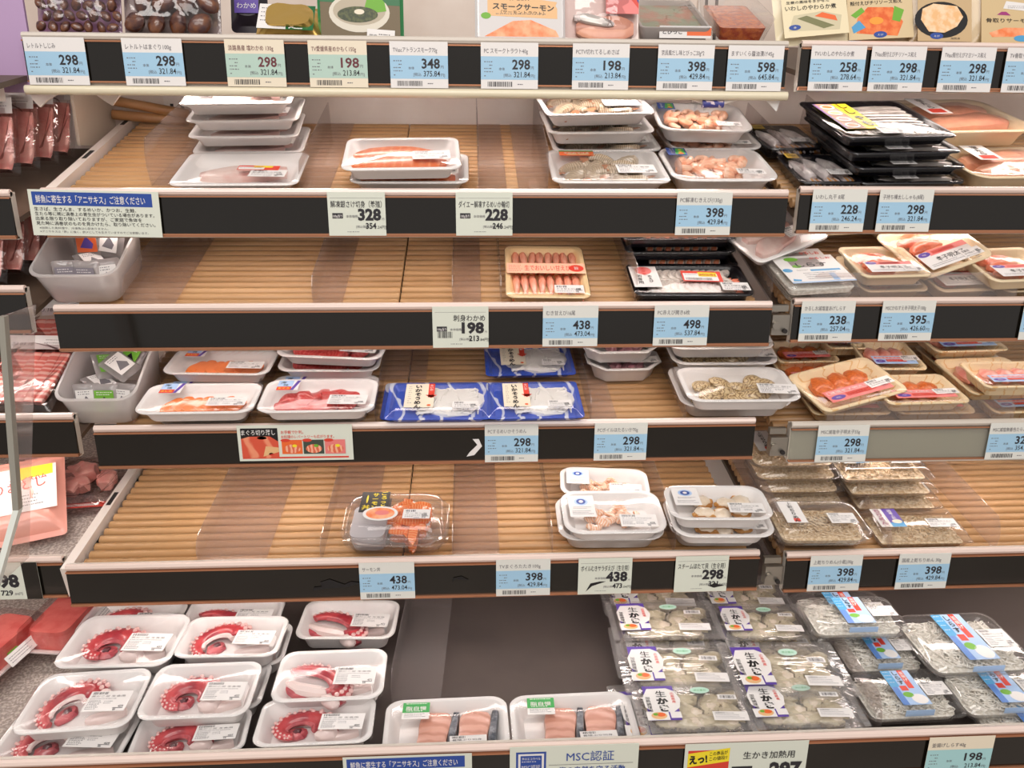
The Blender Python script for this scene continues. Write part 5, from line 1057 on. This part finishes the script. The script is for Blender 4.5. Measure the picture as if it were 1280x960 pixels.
M, w_ = stand('1', 398, 505, back=.032, lean=.12); t = rootat('green_bag', M, 'upright green bag with a picture of a bowl of dark seaweed', 'food bag')
pillow(w_, .13, .014, mat('green_pouch', '#2c8a4e', .3, bump=.3, bscale=30, coat=.4)).obj('pouch', t)
s = Sheet(.094, .060, mat('seaweed_ground', '#6b5a3c', .4), .0004); s.poly([(0, .040), (.094, .036), (.094, .060), (0, .060)], mat('dark_green', '#1f6a3c', .4)); s.up(); s.oval(.046, .028, .036, .022, mat('bowl_print', '#d9d2c2', .4), 26); s.up(); s.oval(.046, .030, .031, .016, mat('bowl_inner', '#b7ab95', .4), 26); s.up(); s.poly([(.050, .026), (.056, .046), (.066, .050), (.076, .040), (.078, .030)], LEAF); s.up(); s.oval(.044, .026, .024, .009, mat('seaweed_print', '#37402a', .45, var='#59603a', scale=300), 22); s.up(); s.oval(.046, .029, .006, .003, CREAM); s.obj('print', t, (.006, .004, .0148), smooth=False)
s = Sheet(.033, .014, PAPER, .0004); s.text('国産', .003, .004, .005, INK); s.lines(.014, .008, .016, INK, 2, seed=3); s.obj('sticker', t, (.060, .0, .0165), (0, 0, -.06), smooth=False)
M, w_ = stand('1', 594, 706, back=.020, lean=.30); t = rootat('smoked_salmon_pack', M, 'flat smoked salmon pack with a tan label on the top shelf', 'food pack')
mb = MB(); mb.loft([rr(w_, .085, .006, 0, 3, 3), rr(w_, .085, .006, .007, 3, 3), rr(w_-.006, .079, .005, .010, 3, 3)], mat('frosted_pack', '#d9d6d6', .25, coat=.5)); mb.obj('pack', t, (w_/2, .0425, 0))
s = Sheet(.100, .076, mat('frosted_print', '#cfcbca', .4), .0003); s.poly([(.010, .034), (.094, .030), (.094, .046), (.092, .050), (.094, .056), (.010, .070)], TAN); s.poly([(.006, .002), (.040, .026), (.062, .028), (.092, .012), (.096, .002)], SALM); s.up(); s.text('スモークサーモン', .016, .045, .0108, BLACKINK, width=.074, bold=.03, rot=-.04); s.text('（サーモントラウト）', .026, .038, .0060, INK, width=.052, rot=-.04); s.text('fresh', .036, .058, .0080, BLACKINK, width=.024); s.lines(.020, .0365, .06, INK2, 1, seed=2); s.oval(.008, .034, .006, .005, LEAF); s.v = [(x, y*.78, z) for x, y, z in s.v]; s.obj('printed_label', t, (.005, .004, .0102), smooth=False)
M, w_ = stand('1', 700, 800, back=.026, lean=.25); t = rootat('mackerel_pack', M, 'clear mackerel pack with an orange and blue corner', 'food pack')
mb = MB(); mb.loft([rr(w_, .10, .004, 0, 3, 3), rr(w_-.004, .096, .004, .003, 3, 3)], mat('pale_pink_sheet', '#e2cfc6', .35, coat=.4)); mb.obj('card', t, (w_/2, .05, 0))
mb = MB(); slab(mb, .07, .030, .010, MEAT['cod'], .4, .6, 3); mb.obj('fillet', t, (.054, .018, .003)); mb = MB(); slab(mb, .05, .012, .012, MEAT['fish'], .3, .5, 6); mb.obj('mackerel_skin', t, (.040, .026, .005), (0, 0, -.2))
s = Sheet(.040, .042, PINK, .0003); s.poly([(.010, .042), (.022, .042), (.040, .014), (.040, .006)], RED); s.poly([(.022, .042), (.040, .042), (.040, .012)], NAVY); s.up(); s.text('しめさば', .024, .030, .006, PAPER, width=.014); s.obj('corner_print', t, (w_-.044, .034, .014), smooth=False); pillow(w_, .10, .016, PF, seed=5).obj('film', t)
def flatbox(px0, px1, m, label, depth, hh, lid):
    Y, Z, _, _ = SHELF['1']; a, b = on_y(px0, 45, Y+.02), on_y(px1, 45, Y+.02); W = b.x-a.x; t = empty('roe_box'); t.location = ((a.x+b.x)/2, Y+.02+depth/2, Z+.022); t.rotation_euler = (.42, 0, 0); tag(t, label, 'food box'); return t, W
t, W = flatbox(800, 888, None, 'flat box of orange flying-fish roe with a white and orange front label', .12, .02, 0)
mb = MB(); mb.loft([rr(W-.012, .108, .006, .0, 3, 3), rr(W, .12, .006, .020, 3, 3), rr(W, .12, .006, .0215, 3, 3), rr(W-.006, .114, .006, .0215, 3, 3), rr(W-.014, .106, .005, .006, 3, 3)], mat('grey_box', '#a79f9c', .3)); mb.obj('box', t)
mb = MB(); mb.loft([rr(W-.012, .104, .005, .006, 3, 3), rr(W-.010, .108, .005, .016, 3, 3)], mat('flying_fish_roe', '#a85a34', .35, var='#7d8a68', scale=45, coat=.6, bump=.4, bscale=400)); mb.obj('roe', t)
mb = MB(); mb.loft([rr(W, .12, .006, .0217, 3, 3), rr(W-.004, .116, .006, .0235, 3, 3)], BOXP, cap0=False); mb.obj('lid', t)
s = Sheet(.064, .014, PAPER, .0004); s.rect(.034, .003, .030, .009, ORG); s.up(); s.text('とびっこ', .004, .005, .006, INK, width=.024, bold=.02); s.lines(.036, .008, .024, RED, 1, seed=3); s.obj('front_label', t, (-.020, -.062, .010), (1.1, 0, 0), smooth=False)
t, W = flatbox(894, 966, None, 'clear box of dark red salmon roe at the right end of the top shelf', .11, .03, 0)
mb = MB(); mb.loft([rr(W-.014, .096, .006, .0, 3, 3), rr(W, .11, .006, .030, 3, 3), rr(W-.006, .104, .006, .033, 3, 3)], BOXP, cap0=True); mb.obj('box', t)
mb = MB(); mb.loft([rr(W-.020, .088, .005, .002, 3, 3), rr(W-.014, .096, .005, .018, 3, 3)], mat('salmon_roe', '#b5421e', .2, var='#d9702f', scale=150, coat=.8, bump=.5, bscale=300)); mb.obj('roe', t)
# pouches on the right bay
def pouch(px0, px1, ground, title, art, label, back=.022, lean=.28, rot=0):
    M, w_ = stand('R1', px0, px1, back, lean); t = rootat('fish_pouch', M @ Matrix.Rotation(rot, 4, 'Z'), label, 'food pouch', 'ready-to-eat pouches on the right bay')
    pillow(w_, .125, .010, mat('pouch_'+title[:0]+str(px0), ground, .3, bump=.25, bscale=40, coat=.5)).obj('pouch', t)
    s = Sheet(w_*.86, .095, mat('pouchp_'+str(px0), ground, .4), .0003); art(s); s.v = [(x, y*.66, z) for x, y, z in s.v]; s.obj('print', t, (w_*.07, .006, .0105), smooth=False)
def a1(s): s.poly([(.006, .012), (.070, .008), (.074, .034), (.050, .044), (.014, .040)], mat('plate_print', '#cfc5a4', .4)); s.up(); s.poly([(.018, .034), (.050, .012), (.064, .016), (.030, .038)], mat('sardine_print', '#7a7a50', .4)); s.poly([(.040, .036), (.068, .024), (.066, .034), (.050, .042)], ORG); s.up(); s.text('いわしのやわらか煮', .004, .050, .0098, BLACKINK, width=.064, bold=.04, rot=-.03); s.text('生姜の風味をきかせた', .006, .062, .0058, BLACKINK, width=.054, bold=.02, rot=-.02); s.poly([(.026, .070), (.032, .076), (.038, .076), (.044, .069)], PLUM); s.oval(.014, .018, .0075, .005, NAVY); s.up(); s.text('骨', .014, .016, .004, PAPER, align='C')
def a2(s): s.poly([(.010, .012), (.062, .004), (.070, .030), (.058, .058), (.026, .060), (.012, .040)], mat('chili_print', '#e2642e', .35, var='#f08a4c', scale=90)); s.up(); s.oval(.036, .034, .009, .007, mat('yolk_print', '#f2a038', .4)); s.poly([(.056, .034), (.066, .030), (.072, .052), (.060, .060)], LEAF); s.poly([(.004, .046), (.018, .060), (.022, .052), (.010, .040)], LEAF); s.poly([(.004, .024), (.014, .036), (.022, .022), (.006, .012)], SKY); s.up(); s.text('殻付えびチリソース和え', .004, .064, .0084, BLACKINK, width=.066, bold=.04, rot=.03); s.oval(.040, .008, .0085, .006, NAVY); s.up(); s.text('えび', .040, .006, .004, PAPER, align='C')
def a3(s): s.oval(.030, .040, .034, .034, BLACKINK, 26); s.up(); s.poly([(.004, .040), (.014, .018), (.034, .016), (.050, .028), (.058, .046), (.050, .066), (.020, .070), (.006, .060)], mat('mayo_print', '#eebd86', .35, var='#f7d8b4', scale=110)); s.up(); s.oval(.024, .010, .0085, .006, NAVY); s.up(); s.text('えび', .024, .008, .004, PAPER, align='C'); s.text('加熱済', .042, .004, .004, INK)
def a4(s): s.poly([(.010, .018), (.030, .028), (.060, .028), (.070, .020), (.066, .012), (.014, .010)], SALM); s.up(); s.text('骨取りサーモン', .006, .038, .0090, BLACKINK, width=.060, bold=.03); s.poly([(.020, .052), (.026, .058), (.032, .058), (.038, .051)], PLUM); s.poly([(.028, .064), (.070, .058), (.072, .072), (.032, .078)], PAPER); s.lines(.034, .068, .032, INK2, 2, seed=3); s.oval(.052, .008, .010, .006, SKY)
pouch(972, 1066, '#e9dcb8', 'sardine', a1, 'beige pouch of stewed sardines, first of the right bay pouches', rot=.10)
pouch(1052, 1146, '#d9c39a', 'chili', a2, 'pouch of orange chili shrimp with green leaves', back=.030, rot=.06)
pouch(1138, 1216, '#c9ad84', 'mayo', a3, 'pouch of pale shrimp on a black plate', back=.026)
pouch(1216, 1312, '#d3ba8e', 'salmon', a4, 'pouch of salmon cut by the right edge', back=.03)

# ------------------------------------------------------------------ left bay
def flatpouch(m, name, W, D, label_back=True, n=6, strip='23.03.18'):
    t = empty(name); mb = MB(); mb.loft([rr(W, D, .004, 0, 3, 2), rr(W-.01, D-.012, .006, .007, 3, 3), rr(W*.6, D*.6, .01, .012, 3, 3)], PF, cap0=False); mb.obj('film', t)
    for i in range(n): mb = MB(); slab(mb, D*.66, W/n*1.0, .008, m, .92, .95, i, wav=.04); mb.obj('meat_slice', t, (-W*.40+W*.8*(i+.5)/n, -.012, .001+.0012*(i % 2)), (0, 0, 1.52))
    s = Sheet(W*.94, D*.20, PAPER, .0003); s.text(strip, W*.10, D*.05, .0085, INK2, width=.030); s.lines(W*.5, D*.13, W*.36, INK2, 2, .006, .0012, seed=3); s.obj('top_label', t, (-W*.47, D*.5-D*.215, .0090), smooth=False); return t
@kind(.115, .150, .012)
def hampack(): return flatpouch(MEAT['ham'], 'ham_pack', .115, .150, n=3)
@kind(.110, .135, .012)
def baconpack(): return flatpouch(MEAT['bacon'], 'bacon_pack', .110, .135, n=7)
@kind(.110, .130, .020)
def dicedpack():
    t = empty('diced_ham_bag'); r = random.Random(8)
    for i in range(14): mb = MB(); slab(mb, .026, .022, .020, MEAT['ham'], .85, .85, i, e=.35); mb.obj('ham_cube', t, (r.uniform(-.036, .036), r.uniform(-.012, .044), r.uniform(0, .008)), (r.uniform(-.2, .2), r.uniform(-.2, .2), r.uniform(0, 3)))
    mb = MB(); mb.loft([rr(.110, .130, .004, 0, 3, 2), rr(.105, .125, .006, .010, 3, 3), rr(.09, .10, .01, .030, 3, 3), rr(.05, .06, .01, .034, 3, 3)], PF, cap0=False); mb.obj('film', t)
    s = Sheet(.100, .012, RED, .0003); s.rect(.006, .003, .080, .006, PAPER); s.up(); s.lines(.008, .007, .07, RED, 2, .003, seed=2); s.obj('red_strip', t, (-.05, -.060, .012), smooth=False); return t
@kind(.130, .070, .034)
def roast():
    t = empty('meat_block_pack'); mb = MB(); mb.loft([rr(.120, .060, .012, .002, 3, 3), rr(.126, .064, .014, .018, 3, 3), rr(.116, .056, .014, .034, 3, 3)], mat('pink_block', '#e58078', .3, var='#d96660', scale=50, coat=.5)); mb.obj('meat_block', t)
    tray_mesh(.150, .090, .014, FOAM, .012).obj('tray', t); mb = MB(); mb.loft([rr(.152, .092, .012, .012, 3, 3), rr(.136, .076, .014, .036, 3, 3), rr(.1, .05, .01, .0375, 3, 3)], PF, cap0=False); mb.obj('film', t)
    s = Sheet(.050, .016, PAPER, .0003); s.lines(.004, .011, .04, INK2, 3, .0035, seed=2); s.obj('sticker', t, (-.02, -.052, .016), (.9, 0, 0), smooth=False); mb = MB(); mb.box(-.004, .012, -.036, -.030, .008, .022, LEAF); mb.obj('green_leaf', t, smooth=False); return t
def lpx(rail, px, py): p = Plane(rail); P = p.hit(px, py); return P.x, (P-p.o).dot(p.v)
def lput(k, rail, x, v, lift, rz, rx, label, grp, ry=0, sc=1.0):
    p = Plane(rail); M = Matrix.Translation(p.at(x, v)+p.n*lift) @ Matrix(((1, 0, 0), (0, p.v.y, p.n.y), (0, p.v.z, p.n.z))).to_4x4() @ Matrix.Rotation(rz, 4, 'Z') @ Matrix.Rotation(ry, 4, 'Y') @ Matrix.Rotation(rx, 4, 'X'); place(k, M, (sc, sc, sc), label, grp, 'meat pack')
G = 'sliced ham packs of the left bay'
for i, (x, v, rz, rx) in enumerate(((-.600, .030, .05, .95), (-.590, .062, .02, 1.0), (-.585, .094, .0, 1.05), (-.580, .126, 0, 1.1), (-.572, .158, -.05, 1.12))):
    lput('hampack', 'L2', x, v+.02, .039, rz, rx, ('foremost', 'second', 'third', 'fourth', 'rearmost')[i]+' ham pack of the standing row on the left bay shelf', G, sc=.58)
SHELF['LM'] = (.96, -.052, 14, 0)
shelf('LM', -.95, -.540, 'left bay shelf behind the clear screen under the standing meat packs', lamp=False)
for i, (x, v, rz) in enumerate(((-.640, .030, .10), (-.626, .060, .06), (-.614, .090, .02), (-.602, .120, -.02), (-.590, .150, -.06), (-.580, .180, -.10))):
    lput('hampack', 'LM', x, v+.02, .050, rz, 1.12, ('foremost', 'second', 'third', 'fourth', 'fifth', 'rearmost')[i]+' meat pack of the upper standing row left of the white fish', 'upper standing meat packs', sc=.66)
G = 'bacon packs of the left bay'
lput('baconpack', 'L3', -.582, .075, .030, -.05, .35, 'foremost bacon pack with a white label leaning on the left bay shelf', G, sc=.95)
lput('baconpack', 'L3', -.585, .160, .036, .05, .55, 'bacon pack behind the foremost one under the black rail', G)
lput('baconpack', 'L3', -.700, .10, .034, .0, .5, 'bacon pack at the left edge behind the clear screen', G)
G = 'diced ham bags of the left bay'
lput('dicedpack', 'L4', -.560, .16, .004, .10, .12, 'diced pink ham bag with a red strip on the speckled mat', G, sc=.85)
lput('dicedpack', 'L4', -.650, .20, .004, .0, .10, 'diced ham bag further left on the speckled mat', G, sc=.8)
t = empty('printed_ham_bag'); p = Plane('L4'); t.matrix_world = Matrix.Translation(p.at(-.612, .09)+p.n*.034) @ Matrix(((1, 0, 0), (0, p.v.y, p.n.y), (0, p.v.z, p.n.z))).to_4x4() @ Matrix.Rotation(.35, 4, 'Z') @ Matrix.Rotation(.45, 4, 'X'); tag(t, 'printed ham bag with red lettering on the speckled mat at the left edge', 'meat pack')
pillow(.11, .13, .018, mat('ham_bag', '#f0a898', .3, coat=.5, bump=.3, bscale=40)).obj('pouch', t, (-.055, -.065, 0))
s = Sheet(.096, .070, PAPER, .0003); s.poly([(0, 0), (.030, 0), (.020, .030), (0, .034)], PINK); s.poly([(.046, .050), (.092, .054), (.092, .070), (.046, .070)], YEL); s.up(); s.text('切りおとし', .006, .030, .018, RED, width=.078, bold=.06, rot=.10); s.text('スライスハム', .040, .046, .008, RED, width=.045, bold=.03, rot=.08); s.lines(.050, .024, .03, INK2, 4, .005, .0014, seed=3); s.obj('print', t, (-.048, -.030, .0185), smooth=False)
G = 'pink meat blocks in trays'
lput('roast', 'LB', *lpx('LB', -8, 832), .006, 1.35, 0, 'pink meat block in a tray at the left edge of the bottom deck', G)
lput('roast', 'LB', *lpx('LB', 94, 786), .006, 1.45, 0, 'pink meat block in a tray behind, beside the octopus trays', G)
# clear screen between the bays with its grey edge strip
X0 = -.475; pts = []
for px, py in ((4, 395), (22, 636), (-6, 735)):
    d = ray(px, py); q = d*(X0/d.x); pts.append((q.y, q.z))
t = empty('clear_screen'); t.location = (X0, pts[1][0], pts[1][1]); tag(t, 'clear screen with a grey edge strip between the left bay and the main shelves', 'screen')
prof = [(a-pts[1][0], b-pts[1][1]) for a, b in pts]; bk = .06
def extr(ring, x0, x1, m):
    mb = MB(); n = len(ring); vs = [(x, a, b) for x in (x0, x1) for a, b in ring]; return mb.add(vs, [tuple(range(n)), tuple(range(2*n-1, n-1, -1))]+[(i, n+i, n+(i+1) % n, (i+1) % n) for i in range(n)], m)
extr([prof[0], prof[1], prof[2], (prof[2][0]+bk, prof[2][1]), (prof[0][0]+bk, prof[0][1])], -.001, .001, ACRY).obj('pane', t, smooth=False)
for (a, b), m in (((prof[0], prof[1]), mat('strip_grey', '#8f8c82', .4)), ((prof[1], prof[2]), mat('strip_pale', '#cfd3cc', .35))):
    extr([(a[0]-.004, a[1]), (b[0]-.004, b[1]), (b[0]+.004, b[1]), (a[0]+.004, a[1])], -.003, .003, m).obj('edge_strip', t, smooth=False)
# arched bracket plate and loose tubes at the left end of the second shelf
Yb = 1.05; ring = [on_y(px, py, Yb) for px, py in ((36, 104), (150, 108), (150, 118), (140, 132), (130, 126), (118, 117), (104, 112), (88, 112), (72, 117), (58, 126), (50, 134), (40, 124))]
mb = MB(); n = len(ring); vs = [(q.x, Yb+y, q.z) for y in (0, .004) for q in ring]; mb.add(vs, [tuple(range(n-1, -1, -1)), tuple(range(n, 2*n))]+[(i, (i+1) % n, n+(i+1) % n, n+i) for i in range(n)], metal_w); o = mb.obj('arched_bracket', smooth=False); tag(o, 'white arched bracket plate under the left end of the top rail', 'bracket')
xs = on_y(112, 150, 1.16).x; mb = MB(); mb.box(-.002, .002, -.02, .10, -.045, .065, mat('bracket_beige', '#cbbba9', .45)); o = mb.obj('side_plate', smooth=False); o.location = (xs-.01, 1.16, .045); tag(o, 'beige side plate behind the arched bracket, left of the loose tubes', 'bracket')
for (a, b, lab) in (((142, 126), (236, 143), 'upper loose brown tube at the back left of the second shelf'), ((140, 143), (236, 152), 'lower loose brown tube at the back left of the second shelf')):
    mb = MB(); A, B = on_y(*a, 1.24), on_y(*b, 1.26); mb.tube([A, A+(B-A)*.02, A+(B-A)*.98, B], [.0062, .0074, .0074, .0062], mat('loose_tube', '#a4774c', .4), 10); tag(mb.obj('loose_tube'), lab, 'tube', 'loose brown tubes')
# white cord with a printed collar and a small white tag, hanging from the top shelf
mb = MB(); cord = mat('white_cord', '#ece4dc', .4); A, B, C_, D_ = on_y(842, 112, 1.02), on_y(884, 130, 1.0), on_y(900, 130, 1.0), on_y(946, 112, 1.0)
for q in (-.003, .0, .003): mb.tube([A+Vector((q*1.6, 0, 0)), A.lerp(B, .5)+Vector((q, 0, -.001)), B+Vector((0, 0, q*.4))], .0011, cord, 6)
mb.tube([C_, C_.lerp(D_, .5)+Vector((0, 0, -.0015)), D_], [.0022, .0026, .0030], cord, 8); t = mb.obj('hanging_cord'); tag(t, 'white cord with a blue printed collar hanging over the peeled shrimp', 'cord')
mb = MB(); mb.tube([B-Vector((.006, 0, 0)), C_+Vector((.004, 0, 0))], .0046, mat('collar_print', '#3d3f88', .4, var='#d9c6cc', scale=130, lo=.5, hi=.56), 10); mb.obj('collar', t)
s = Sheet(.0001, .0001, PAPER, .0004); s.poly([(0, .014), (.020, .014), (.016, .0)], PAPER); card_at(s, 'corner_tag', '1', 962, 'small white pointed tag under the right end of the top rail', 'tag', top=.0785, out=-.006)
mb = MB(); mb.box(-.06, 0, 0, .004, 0, .26, mat('mauve_board', '#b79ac0', .4)); o = mb.obj('mauve_board', smooth=False); q = on_y(31, 60, 1.0); o.location = (q.x, 1.012, .06); tag(o, 'mauve board at the left end of the top rail', 'board')
